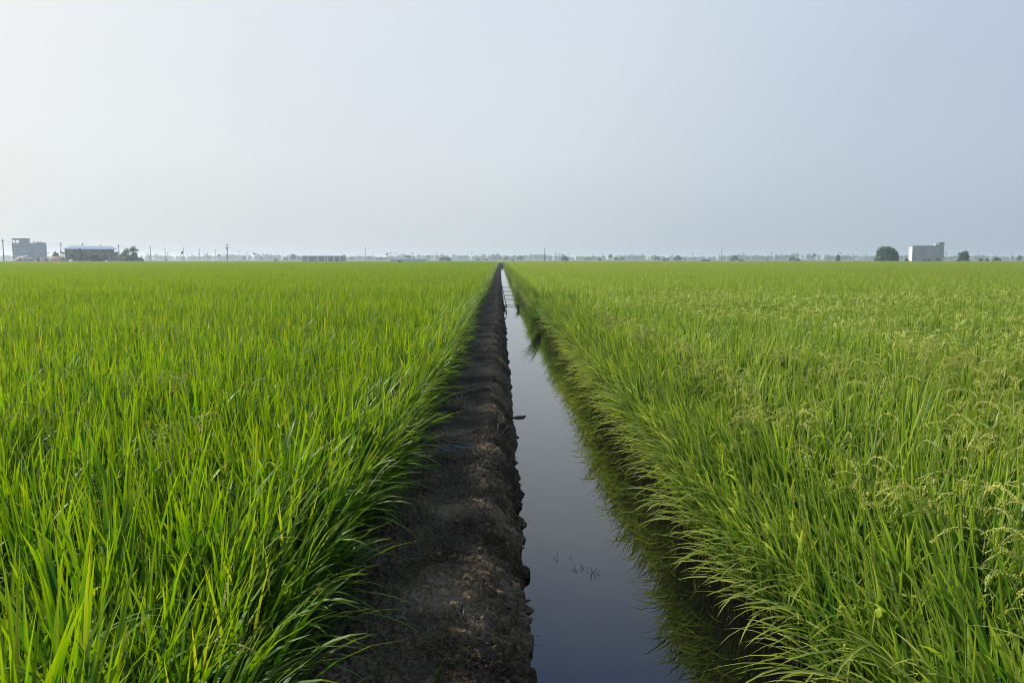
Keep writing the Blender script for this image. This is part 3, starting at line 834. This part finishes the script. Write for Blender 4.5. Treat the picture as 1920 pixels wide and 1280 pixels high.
def tree(px, wpx, top, d, kind, label, cat='tree', group=None, name=None, z0=.08):
    x = gx(px, d); h = gz(top, d) - (-.1); wdt = wpx * d / FPX
    nm = name or {'palm': 'palm_tree', 'shrub': 'shrub'}.get(kind, 'broadleaf_tree')
    e_ = empty(nm, (x, d, -.36)); h += .26
    if kind == 'palm':
        hr = wdt * .85
        tr = MB(); lean = rng.uniform(-.06, .06) * h
        tr.tube([(0, 0, 0), (lean * .3, 0, h * .45), (lean, 0, h - hr * .45)], [.22, .16, .13], 6)
        tr.build('trunk', M['bark'], e_)
        f_ = bpy.data.objects.new('fronds', rng.choice(PALMS)); C.objects.link(f_); f_.parent = e_
        f_.location = (lean, 0, h - hr * .45); f_.scale = (hr, hr, hr); f_.rotation_euler.z = rng.uniform(0, 6)
    else:
        me_ = {'round': None, 'cone': CONE, 'shrub': SHRUB, 'big': BIG}[kind] or rng.choice(CROWNS)
        f_ = bpy.data.objects.new('crown', me_); C.objects.link(f_); f_.parent = e_
        base = h * z0; k = 1.06
        f_.location = (0, 0, base); f_.scale = (wdt * k, wdt * k, (h - base) * .97); f_.rotation_euler.z = rng.uniform(0, 6)
        t_ = bpy.data.objects.new('trunk', trunk_mesh(h * .9, max(.08, h * .025), True, int(px))); C.objects.link(t_); t_.parent = e_
    return tag(e_, label, cat, group)

G1 = 'trees standing along the hazy horizon'
tree(1661, 45, 458.5, 320, 'big', 'large rounded dark green tree left of the grey building on the right', z0=.02)
tree(1678, 15, 470, 318, 'round', 'lower leafy clump against the right side of the large rounded tree', z0=.02)
tree(1648, 13, 468, 322, 'round', 'leafy clump merging into the left side of the large rounded tree', z0=.02)
tree(1807, 22, 469, 340, 'round', 'rounded tree standing alone right of the grey building', z0=.06)
tree(1571, 11, 476, 420, 'cone', 'small ragged tree left of the large rounded tree', z0=.05)
tree(1700, 9, 483.5, 345, 'shrub', 'low shrub between the large rounded tree and the grey building', 'shrub')
tree(1734, 9, 484.5, 338, 'shrub', 'low shrub against the grey building wall, left of three', 'shrub', 'shrubs against the grey building')
tree(1742, 7, 484.5, 338, 'shrub', 'low shrub against the grey building wall, middle of three', 'shrub', 'shrubs against the grey building')
tree(1759, 8, 482.5, 338, 'shrub', 'low shrub against the grey building wall, right of three', 'shrub', 'shrubs against the grey building')
tree(1839, 9, 483, 420, 'shrub', 'small round shrub right of the lone rounded tree, left of three', 'shrub', 'shrubs right of the lone tree')
tree(1851, 8, 484, 430, 'shrub', 'small round shrub right of the lone rounded tree, middle of three', 'shrub', 'shrubs right of the lone tree')
tree(1869, 14, 481.5, 410, 'shrub', 'wide low shrub right of the lone rounded tree, right of three', 'shrub', 'shrubs right of the lone tree')
tree(1911, 9, 478, 620, 'round', 'small tree at the right edge of the photo', group=G1)
for px, wp, top, d, kind, lab in (
    (458, 8, 479, 900, 'round', 'small hazy round tree right of the transformer pole'),
    (490, 8, 480, 800, 'cone', 'blocky dark tree beside a leaning utility pole left of the long shed'),
    (517, 8, 484, 600, 'round', 'small dark low tree left of the long shed'),
    (550, 13, 475.5, 760, 'round', 'taller round tree just left of the long shed'),
    (561, 7, 479, 780, 'cone', 'narrow tree touching the left end of the long shed'),
    (536, 10, 481, 800, 'round', 'low tree behind the round tree left of the long shed'),
    (646, 9, 482, 700, 'round', 'low tree at the right end of the long shed'),
    (660, 12, 481, 1000, 'round', 'hazy tree left of the tall thin mast near the long shed'),
    (692, 9, 479.5, 950, 'round', 'hazy tree just right of the tall mast near the long shed'),
    (710, 14, 482, 900, 'round', 'broad low tree between the mast and the low roofs'),
    (720, 10, 483, 900, 'round', 'low tree touching the left low roof'),
    (765, 13, 478, 760, 'round', 'round tree rising behind the two low roofs'),
    (835, 27, 481, 560, 'shrub', 'wide dark mound shaped bush right of the low roofs'),
    (897, 12, 484, 800, 'round', 'low hazy tree left of the ditch end'),
    (911, 10, 484, 780, 'round', 'low hazy tree nearly above the mud path'),
    (928, 9, 480, 1000, 'cone', 'hazy tree group left of the ditch vanishing point'),
    (938, 10, 480, 1000, 'cone', 'hazy upright tree above the ditch vanishing point'),
    (949, 13, 481, 850, 'round', 'pale round tree just right of the ditch vanishing point'),
    (961, 8, 485, 700, 'round', 'tiny tree between two round trees by the ditch end'),
    (975, 15, 479, 760, 'round', 'darker broad tree right of the ditch vanishing point'),
    (1059, 14, 479, 560, 'round', 'dark round tree right of the tall thin mast in the middle'),
    (1103, 14, 482, 900, 'round', 'hazy round tree between middle utility poles'),
    (1125, 7, 483.5, 600, 'shrub', 'small dark round bush left of the white egret'),
    (1155, 11, 481.5, 820, 'round', 'hazy tree right of the middle palm'),
    (1167, 10, 482.5, 820, 'round', 'hazy low tree second right of the middle palm'),
    (1232, 12, 480.5, 700, 'round', 'flat topped tree beside a white speck right of centre'),
    (1248, 14, 483, 640, 'shrub', 'low dark bush right of the flat topped tree'),
    (1271, 14, 478, 640, 'round', 'upright oval tree left of the low blue shed'),
    (1284, 5, 482.5, 640, 'cone', 'slim small tree left of the low blue shed'),
    (1378, 14, 477.5, 620, 'round', 'tall pale tree right of the low blue shed'),
    (1390, 9, 486, 500, 'shrub', 'low dark bush at the foot of the tall pale tree'),
    (1372, 6, 485, 520, 'shrub', 'low dark bush left of the tall pale tree foot'),
    (1403, 7, 479.5, 900, 'cone', 'narrow hazy tree right of the tall pale tree'),
    (1437, 11, 484, 900, 'round', 'low hazy tree beneath the small boxed mast'),
    (1485, 13, 480.5, 620, 'round', 'round grey green tree by the white specks on the right'),
    (1496, 10, 484, 560, 'shrub', 'dark bush beside the round grey green tree'),
):
    tree(px, wp, top, d, kind, lab, 'bush' if kind == 'shrub' else 'tree', G1)
for px, wp, top, d, lab in (
    (251, 15, 464, 300, 'tallest dark palm right of the blue roofed shed'),
    (243, 13, 466.5, 303, 'palm of middle height beside the tallest dark palm'),
    (236, 12, 470, 298, 'lower spreading palm in the clump right of the blue roofed shed'),
    (230, 9, 474, 300, 'lowest leftmost palm in the clump right of the blue roofed shed'),
    (119, 9, 471, 320, 'small palm between the red earth heap and the blue roofed shed'),
    (411, 7, 477, 700, 'slender far palm left of the transformer pole'),
    (424, 5, 478, 750, 'small far palm touching the transformer pole'),
    (478, 7, 473.5, 650, 'far palm among the thin poles left of the long shed'),
    (726, 6, 475, 700, 'slim tall palm left of the two low roofs'),
    (803, 7, 479, 800, 'slim far palm right of the two low roofs'),
    (1144, 9, 478, 620, 'palm above the white egret in the middle'),
    (1527, 8, 476, 760, 'far palm left of the small ragged tree'),
):
    tree(px, wp, top, d, 'palm', lab, 'palm', 'palms along the horizon')
for px, wp, top, d, kind, lab in (
    (151, 13, 463, 292, 'cone', 'dark tree rising in front of the blue roofed shed'),
    (135, 12, 470, 292, 'round', 'dark bush against the left end of the blue roofed shed'),
    (178, 26, 474, 285, 'shrub', 'wide dark bush in front of the blue roofed shed'),
    (196, 12, 471, 300, 'round', 'small tree against the right half of the blue roofed shed'),
    (165, 9, 478, 288, 'shrub', 'small bush between the dark tree and the wide dark bush'),
    (243, 30, 477, 292, 'shrub', 'wide dark bush under the palms right of the shed'),
    (234, 20, 472, 306, 'round', 'rounded dark bush behind the lower palms right of the shed'),
    (252, 16, 470, 307, 'round', 'rounded dark bush behind the tallest palm right of the shed'),
    (264, 12, 482, 330, 'shrub', 'low bush trailing right from the palm clump'),
    (105, 14, 470.5, 300, 'round', 'reddish brown bushy tree beside the red earth heap'),
    (72, 5, 481, 286, 'shrub', 'tiny dark bush before the pale concrete block building'),
    (37, 4, 482.5, 286, 'shrub', 'tiny dark bush on the pink sand heap'),
):
    tree(px, wp, top, d, kind, lab, 'bush' if kind == 'shrub' else 'tree', 'trees round the left buildings', z0=.03)

# far tree belt: reads as one hazy mass
rg = random.Random(99); mb = MB()
for i in range(1500):
    d = rg.uniform(1150, 1750); px = rg.uniform(-500, 2420); x = gx(px, d)
    pf = fbm(np.array([px * .012]), np.array([1.5]), 3, 60)[0]
    h = max(3.4, (5.8 + 8 * pf) * rg.uniform(.75, 1.25)); wd = h * rg.uniform(.6, 1.6)
    for k in range(42):
        a = Vector((rg.gauss(0, .22) * wd, rg.gauss(0, .2) * wd, h * rg.random() ** .8)); s = rg.uniform(.7, 1.5)
        t_ = rg.uniform(0, 3.1); u = Vector((math.cos(t_), math.sin(t_), rg.uniform(-.3, .3))) * s; v_ = Vector((0, rg.uniform(-.4, .4), 1)) * s
        c_ = Vector((x, d, -.3)) + a; rn = rg.random()
        mb.add([c_ - u, c_ - v_ * .8, c_ + u, c_ + v_], [(0, 1, 2, 3)], [(rn, .5, 0, 1)] * 4)
for i in range(70):
    d = rg.uniform(1000, 1500); px = rg.uniform(-300, 2200); x = gx(px, d); h = rg.uniform(7, 10.5)
    mb.tube([(x, d, -.3), (x + .3, d, h)], .30, 3, (0, .5, 0, 1))
    for k in range(9):
        a = 2 * PI * k / 9; L_ = rg.uniform(1.6, 2.4)
        mb.add([(x + .3, d, h), (x + .3 + .6 * L_ * math.cos(a), d + .6 * L_ * math.sin(a), h + .5 + .35 * (k % 2)), (x + .3 + L_ * math.cos(a), d + L_ * math.sin(a), h - .7), (x + .3 + .5 * L_ * math.cos(a + .35), d + .5 * L_ * math.sin(a + .35), h - .1)], [(0, 1, 2, 3)], [(.5, .5, 0, 1)] * 4)
tag(mb.build('distant_woods', M['tree']), 'continuous band of blue hazy trees and palms along the far horizon', 'trees', kind='stuff')

# ------------------------------------------------------------------ buildings
def bpart(name, mat, parent, boxes):
    mb = MB()
    for bx in boxes: mb.box(*bx)
    return mb.build(name, mat, parent)
# right: grey building, left end coloured paler to paint the sun on it
D = 345; x0, x1 = gx(1710, D), gx(1769, D); H = gz(462, D) + .36; HT = gz(455.3, D) + .36
Wd = (x1 - x0) * .885; e_ = empty('warehouse_building', ((x0 + x1) / 2, D, -.36), R(-22))
tag(e_, 'long windowless grey building with raised right corner and sunlit pale left end', 'building')
hw = Wd / 2; dp = 15
tw0 = hw - (1769 - 1759) * D / FPX * .9
bpart('wall', M['grey_block'], e_, [(-hw, hw, 0, .3, 0, H)]); bpart('wall', M['render'], e_, [(-hw - .12, -hw - .002, .05, dp, 0, H - .05)])
bpart('wall', M['grey_block'], e_, [(hw - .3, hw - .003, .302, dp, 0, H)]); bpart('wall', M['grey_block'], e_, [(-hw, hw - .302, dp - .3, dp - .002, 0, H)])
bpart('roof', M['concrete'], e_, [(-hw + .002, hw - .305, .303, dp - .305, H - .4, H - .15)])
bpart('parapet', M['trim'], e_, [(-hw - .15, tw0 - .003, -.10, .34, H + .003, H + .30)])
bpart('tower', M['grey_block'], e_, [(tw0, hw - .001, -.05, 5, H + .003, HT)])
bpart('tower_cap', M['trim'], e_, [(tw0 - .12, hw + .12, -.15, 5.1, HT + .002, HT + .2)])
bpart('roof_hut', M['render'], e_, [(tw0 - 1.35, tw0 - .004, .5, 3.5, H + .31, HT - .3)])
for k in range(7):
    bpart('vent_hole', M['opening'], e_, [(-hw + Wd * (k + .7) / 8, -hw + Wd * (k + .7) / 8 + .28, -.022, -.004, H * .82, H * .82 + .18)])

# left: pale concrete block building with open roof frame
D = 335; c = gx(56, D); XS = .88; e_ = empty('concrete_building', (c, D, -.36), R(28)); tag(e_, 'tall blank concrete building with open framed roof room, at far left', 'building')
k_ = D * .989 / FPX
def xp(px): return (gx(px, D) - c) * XS
def zp(row): return gz(row, D) + .36
bpart('wall', M['concrete'], e_, [(xp(26), xp(87), 0, 13, 0, zp(456))])
bpart('gable_block', M['concrete'], e_, [(xp(68), xp(86.6), .1, 12.5, zp(456) + .002, zp(455)), (xp(71), xp(80), .1, 12.5, zp(455) + .001, zp(453.7))])
bpart('roof_room', M['concrete'], e_, [(xp(38), xp(57), .2, 7, zp(456) + .003, zp(449))])
bpart('roof_slab', M['trim'], e_, [(xp(25), xp(57.4), .1, 7.2, zp(449) + .003, zp(447.8))])
for q in (25.4, 31.2): bpart('roof_post', M['trim'], e_, [(xp(q), xp(q + .9), .25, .6, zp(456) + .003, zp(449)), ])
bpart('roof_beam', M['trim'], e_, [(xp(26.4), xp(38) - .01, 6.5, 6.8, zp(450.4), zp(449.4))])
bpart('corner_column', M['trim'], e_, [(xp(25.2), xp(26) - .004, -.06, .3, 0, zp(456))])
bpart('canopy', M['trim'], e_, [(xp(87) + .003, xp(93.5), 1, 4, zp(474.8), zp(474))])
for q in range(3): bpart('vent_hole', M['opening'], e_, [(xp(33 + 11 * q), xp(33 + 11 * q) + .3, -.02, -.003, zp(463), zp(463) + .25)])

# left: blue roofed shed
D = 320; c = gx(166, D); XS = .90; e_ = empty('blue_roofed_shed', (c, D, -.36), R(22)); tag(e_, 'wide low shed with pale blue metal roof behind dark bushes', 'shed')
bpart('wall', M['shed_wall'], e_, [(xp(122), xp(211), 1.5, 12, 0, zp(467) - .05)])
mb = MB()
zr, ze = zp(461), zp(467)
xa, xb, xc, xd = xp(120.5), xp(217), xp(130), xp(208)
mb.add([(xa, 0, ze), (xb, 0, ze), (xd, 6.5, zr), (xc, 6.5, zr), (xa, 13, ze), (xb, 13, ze),
        (xa, 0, ze - .12), (xb, 0, ze - .12), (xa, 13, ze - .12), (xb, 13, ze - .12)],
       [(0, 1, 2, 3), (5, 4, 3, 2), (4, 0, 3), (1, 5, 2), (6, 7, 1, 0), (7, 9, 5, 1), (9, 8, 4, 5), (8, 6, 0, 4), (6, 8, 9, 7)])
mb.build('roof', M['blue_roof'], e_)
bpart('lean_to', M['shed_wall'], e_, [(xp(211) + .004, xp(220), 2, 9, 0, zp(473.2))])
bpart('lean_to_roof', M['trim'], e_, [(xp(211) + .004, xp(223), 1.2, 10, zp(473.2) + .002, zp(472.2))])
for q in range(6): bpart('post', M['trim'], e_, [(xp(124 + 17 * q), xp(124 + 17 * q) + .25, 1.2, 1.45, 0, zp(467) - .13)])
for q in range(3): bpart('doorway', M['opening'], e_, [(xp(130 + 24 * q), xp(140 + 24 * q), 1.46, 1.494, 0, zp(477))])

# long shed in the middle distance
D = 560; c = gx(602, D); XS = 1.0; e_ = empty('long_shed', (c, D, -.36)); tag(e_, 'long low blue grey shed with pale flat roof, left of centre', 'shed')
zt = zp(479.7)
bpart('wall', M['blue_wall'], e_, [(xp(566), xp(641), 1.0, 14, 0, zt)])
mb = MB(); mb.add([(xp(562), 0, zt + .005), (xp(643), 0, zt + .005), (xp(640), 8, zp(476.3)), (xp(566), 8, zp(476.3)), (xp(562), 16, zt + .005), (xp(643), 16, zt + .005)],
                  [(0, 1, 2, 3), (5, 4, 3, 2), (4, 0, 3), (1, 5, 2), (0, 4, 5, 1)]); mb.build('roof', M['pale_roof'], e_)
for q in (576, 594, 608.5, 613.5, 625, 636): bpart('post', M['render'], e_, [(xp(q), xp(q) + .45, .5, .95, 0, zt)])
for q in (581, 600, 617, 629): bpart('doorway', M['opening'], e_, [(xp(q), xp(q + 6), .96, .994, 0, zt * .6)])
# two low roofs
for (a, b_, t_, lab) in ((729, 770, 484.3, 'long low dark roof beneath the round tree, left of two'), (770.5, 799, 484.8, 'short low dark roof, right of two beneath the round tree')):
    D = 700; c = gx((a + b_) / 2, D); e_ = empty('farm_shed', (c, D, -.36)); tag(e_, lab, 'shed', 'low sheds left of the ditch end')
    bpart('wall', M['blue_wall'], e_, [(xp(a + 2), xp(b_ - 1), .6, 9, 0, zp(486.2))])
    mb = MB(); mb.add([(xp(a), 0, zp(486.2) + .004), (xp(b_), 0, zp(486.2) + .004), (xp(b_ - 2), 5, zp(t_)), (xp(a + 8), 5, zp(t_)), (xp(a), 10, zp(486.2) + .004), (xp(b_), 10, zp(486.2) + .004)],
                      [(0, 1, 2, 3), (5, 4, 3, 2), (4, 0, 3), (1, 5, 2), (0, 4, 5, 1)]); mb.build('roof', M['blue_wall'], e_)
# low blue shed right of centre
D = 520; c = gx(1328, D); e_ = empty('open_sided_shed', (c, D, -.36)); tag(e_, 'low open sided shed with arched blue grey roof, right of centre', 'shed')
mb = MB(); mb.add([(xp(1316), 0, zp(485.4)), (xp(1341), 0, zp(485.4)), (xp(1334), 4, zp(483.4)), (xp(1322), 4, zp(483.4)), (xp(1316), 8, zp(485.4)), (xp(1341), 8, zp(485.4))],
                  [(0, 1, 2, 3), (5, 4, 3, 2), (4, 0, 3), (1, 5, 2), (0, 4, 5, 1)]); mb.build('roof', M['blue_wall'], e_)
for q in (1317.5, 1322.5, 1328, 1333.5, 1339): bpart('post', M['trim'], e_, [(xp(q), xp(q) + .3, .3, .6, 0, zp(485.4) - .01)])
bpart('wall', M['opening'], e_, [(xp(1320), xp(1336), 6, 6.3, 0, zp(487))])

# earth and sand heaps by the left buildings
def heap(px0, px1, top, d, mat, label, seed):
    xa, xb = gx(px0, d), gx(px1, d); n = 36; mm = 10; Hh = gz(top, d) + .36; c = (xa + xb) / 2; w_ = (xb - xa) / 2
    vs = []
    for j in range(mm + 1):
        for i in range(n + 1):
            u = -1 + 2 * i / n; v = -1 + 2 * j / mm; r = max(0, 1 - u * u) * max(0, 1 - v * v)
            z = Hh * r ** .7 * (1 + .5 * float(fbm(np.array([u * 3 + seed]), np.array([v * 2.0]), 3, seed)[0]))
            vs.append((u * w_, v * 4, z))
    b = MB(); b.add(vs, [(j * (n + 1) + i, j * (n + 1) + i + 1, (j + 1) * (n + 1) + i + 1, (j + 1) * (n + 1) + i) for j in range(mm) for i in range(n)])
    o = b.build('earth_heap', mat, smooth=True); o.location = (c, d, -.36); tag(o, label, 'heap', 'heaps of fill by the left buildings')
heap(24, 66, 479.5, 290, M['pink_sand'], 'broad pinkish sand heap before the tall concrete building', 3)
heap(66, 98, 483.5, 292, M['red_earth'], 'low reddish heap right of the pink sand heap', 5)
heap(84, 128, 481, 294, M['red_earth'], 'red earth heap under the reddish bushy tree', 7)
def lump(name, px, d, w_, h_, mat, label, cat, z=-.1, group=None):
    mb = MB(); rg = random.Random(int(px)); vs = []
    for j in range(5):
        for i in range(9):
            a = 2 * PI * i / 9; r = math.cos(j / 4 * PI / 2) * rg.uniform(.85, 1.15)
            vs.append((r * w_ / 2 * math.cos(a), r * w_ / 3 * math.sin(a), h_ * math.sin(j / 4 * PI / 2)))
    fs = [(j * 9 + i, j * 9 + (i + 1) % 9, (j + 1) * 9 + (i + 1) % 9, (j + 1) * 9 + i) for j in range(4) for i in range(9)]
    mb.add(vs, fs); o = mb.build(name, mat, smooth=True); o.location = (gx(px, d), d, z); return tag(o, label, cat, group)
lump('tarpaulin', 134, 290, 2.6, 1.5, M['white'], 'pale tarpaulin heap in front of the blue roofed shed, left one', 'tarpaulin', group='pale tarpaulins')
lump('tarpaulin', 200, 290, 2.0, 1.3, M['white'], 'pale tarpaulin heap in front of the blue roofed shed, right one', 'tarpaulin', group='pale tarpaulins')
# red shelter under the pole
e_ = empty('field_umbrella', (gx(311, 330), 330, -.36)); tag(e_, 'faded red umbrella shelter at the foot of a utility pole', 'umbrella')
mb = MB(); vs = [(0, 0, 2.0)] + [(1.1 * math.cos(2 * PI * k / 8), 1.1 * math.sin(2 * PI * k / 8), 1.45) for k in range(8)]
mb.add(vs, [(0, k + 1, (k + 1) % 8 + 1) for k in range(8)]); mb.build('canopy', M['red'], e_)
mb = MB(); mb.tube([(0, 0, 0), (0, 0, 1.95)], .04, 6); mb.build('stem', M['pole'], e_)
# scarecrow flag on a stick
e_ = empty('flag_stick', (gx(340, 300), 300, -.36)); tag(e_, 'dark rag flag on a thin stick between two left utility poles', 'flag')
mb = MB(); mb.tube([(0, 0, 0), (.05, 0, 4.6)], .035, 5); mb.build('stick', M['pole'], e_)
mb = MB(); rr2 = [(0.06, 0, 4.6), (.75, .1, 4.9), (.7, -.05, 4.0), (.06, 0, 3.75)]
mb.add(rr2 + [(x, y + .02, z) for x, y, z in rr2], [(0, 1, 2, 3), (7, 6, 5, 4), (0, 4, 5, 1), (1, 5, 6, 2), (2, 6, 7, 3), (3, 7, 4, 0)]); mb.build('rag', M['opening'], e_)
# egrets and white specks
def egret(px, d, label, s=1.0, z=.75):
    e_ = empty('egret', (gx(px, d), d, z)); e_.scale = (s, s, s); e_.rotation_euler.z = rng.uniform(0, 6); tag(e_, label, 'egret', 'white egrets in the far rice')
    mb = MB(); mb.tube([(-.32, 0, .22), (-.15, 0, .30), (.08, 0, .36), (.2, 0, .42), (.22, 0, .58), (.27, 0, .74), (.34, 0, .78)], [.02, .09, .12, .06, .03, .028, .035], 8); mb.build('body', M['white'], e_, True)
    mb = MB(); mb.tube([(.36, 0, .78), (.50, 0, .75)], [.014, .003], 5); mb.build('beak', M['red_earth'], e_)
    for sy in (-.04, .04):
        mb = MB(); mb.tube([(0, sy, .28), (.02, sy, -.15), (0, sy, -.7)], .008, 4); mb.build('leg', M['opening'], e_)
egret(973, 290, 'white egret standing in far rice just right of the ditch end', 1.6)
egret(1143, 330, 'white egret standing below the middle palm', 1.8)
egret(1233, 340, 'white egret beside the flat topped tree', 1.5)
egret(1477, 350, 'white egret left of the round grey green tree', 1.7)
egret(1465, 350, 'small white egret, leftmost of the two near the round grey green tree', 1.2)
lump('dark_stone', 749.5, 205, .8, .5, M['opening'], 'small dark object poking above the far left rice', 'stone', z=.75)

# ------------------------------------------------------------------ utility poles and wires
pole_protos = {}
def pole(px, top, d, label, group, arm=1.1, r=.16, lean=0.0, name='utility_pole'):
    x = gx(px, d); H = gz(top, d) + .36
    e_ = empty(name, (x, d, -.36)); e_.rotation_euler = (0, lean, 0)
    mb = MB(); mb.tube([(0, 0, 0), (0, 0, H)], [r * 1.35, r * .95], 7); mb.build('shaft', M['pole'], e_, True)
    if arm:
        mb = MB(); mb.box(-arm / 2, arm / 2, -r - .12, -r * .8, H - .75, H - .6); mb.build('crossarm', M['pole'], e_)
        for q in (-.42, .42):
            mb = MB(); mb.tube([(arm * q, -r - .06, H - .6), (arm * q, -r - .06, H - .38)], [.05, .035], 6); mb.build('insulator', M['wire'], e_)
    tag(e_, label, 'utility pole' if name == 'utility_pole' else 'mast', group)
    return Vector((x + math.sin(lean) * H, d, H - .75 - .36))
ORD = ['first', 'second', 'third', 'fourth', 'fifth', 'sixth', 'seventh', 'eighth', 'ninth', 'tenth', 'eleventh', 'twelfth', 'thirteenth', 'fourteenth', 'fifteenth', 'sixteenth', 'seventeenth', 'eighteenth', 'nineteenth', 'twentieth', 'twenty-first']
Lrow = [(7.3, 449), (65.5, 452), (114, 454.5), (156.5, 456), (190, 459), (223.5, 459), (254, 460), (283, 461.5), (310.3, 464), (345, 464.5), (375, 466), (405, 467.5), (427, 457.5), (448.5, 469), (465.5, 469.5), (492.5, 472)]
tops = []
for i, (px, top) in enumerate(Lrow):
    d = FPX * 7.6 / (485 - top) / .989 if px != 427 else 470
    extra = {2: ', leaning'}.get(i, '')
    tops.append(pole(px, top, d, 'tallest utility pole on the left with crossarm and transformer box' if i == 12 else f'{ORD[i]} utility pole counting from the left edge of the photo{extra}', 'utility poles receding on the left', lean=R(3) if i == 2 else R(rng.uniform(-.5, .5)), r=.19 if px == 427 else .17, arm=2.6 if px == 427 else 1.2))
    if px == 427:
        tt = bpy.data.objects['utility_pole' + ('' if i == 0 else '.%03d' % i)]
        bpart('transformer', M['trim'], tt, [(-.55, .55, -.8, -.25, 7.6, 8.7)])
        bpart('crossarm', M['pole'], tt, [(-1.1, 1.1, -.3, -.17, 6.9, 7.05)])
def wires(tops_, label, dzs, sag, group, offs=(0,)):
    for k, dz in enumerate(dzs):
        pts_ = []
        for a, b_ in zip(tops_[:-1], tops_[1:]):
            n = 8
            for q in range(n):
                t = q / n; p = a.lerp(b_, t); pts_.append((p.x, p.y - .25, p.z + dz - sag * (1 + .6 * k) * 4 * t * (1 - t)))
        pts_.append((tops_[-1].x, tops_[-1].y - .25, tops_[-1].z + dz))
        mb = MB(); mb.tube(pts_, .028, 3)
        tag(mb.build('overhead_wire', M['wire']), label[k], 'overhead wire', group)
wires(tops, ['upper overhead wire strung along the left utility poles', 'lower sagging cable strung along the left utility poles'], [.1, -.9], .45, 'wires on the left poles')
Mrow = [(507, 472), (520, 472), (532.5, 472.5), (583, 472), (640.5, 472.5), (699, 472), (757.5, 472), (818.5, 472.5), (878, 472.5), (935, 473), (995.5, 472.5), (1053, 475), (1112.5, 475.5), (1171, 475.5), (1228, 475), (1289.5, 475), (1349, 475), (1408, 475), (1468, 475.5), (1528, 475), (1590, 475)]
tops = []
for i, (px, top) in enumerate(Mrow):
    d = FPX * 7.6 / (485 - top) / .989
    tops.append(pole(px, top, d, f'{ORD[i]} hazy utility pole of the long far row, counting from left', 'hazy utility poles of the long far row', lean=R(rng.uniform(-.4, .4)), r=.22, arm=1.0))
t2 = list(tops)
for i, (px, top) in enumerate(((1649, 474.5), (1771.5, 472), (1834, 472), (1898, 472))):
    d = FPX * 7.6 / (485 - top) / .989
    lab = ['utility pole behind the large rounded tree', 'utility pole just right of the grey building', 'utility pole right of the lone rounded tree', 'utility pole at the right edge of the photo'][i]
    t2.append(pole(px, top, d, lab, 'utility poles at the right', r=.2, arm=1.1))
wires(t2, ['upper faint wire strung along the long far row of poles', 'lower faint wire strung along the long far row of poles'], [.15, -.7], .5, 'wires on the far poles')
for px, top, d, lab in ((686, 463, 560, 'tall thin mast right of the long shed'), (1021, 464, 520, 'tall thin mast right of the ditch end'), (1353, 464, 540, 'tall thin mast right of the low blue shed'), (390, 472, 600, 'short thin mast between left utility poles'), (1439, 479, 620, 'short mast with a box on top in the right distance')):
    p_ = pole(px, top, d, lab, 'thin masts on the horizon', arm=0 if px != 1439 else .8, r=.16, name='mast')

# ------------------------------------------------------------------ haze
hz = MB(); hz.box(-2950, 2950, -450, 4450, -1.8, 15.5)
m, nt, out = new_mat('haze'); pv = nt.nodes.new('ShaderNodeVolumePrincipled')
pv.inputs['Color'].default_value = (.82, .90, 1.0, 1); pv.inputs['Density'].default_value = .00050; pv.inputs['Anisotropy'].default_value = .40
nt.links.new(pv.outputs[0], out.inputs['Volume'])
ho = hz.build('haze', m); tag(ho, kind='stuff')
ho['label'] = 'pale morning haze hanging over the fields'; ho['category'] = 'haze'
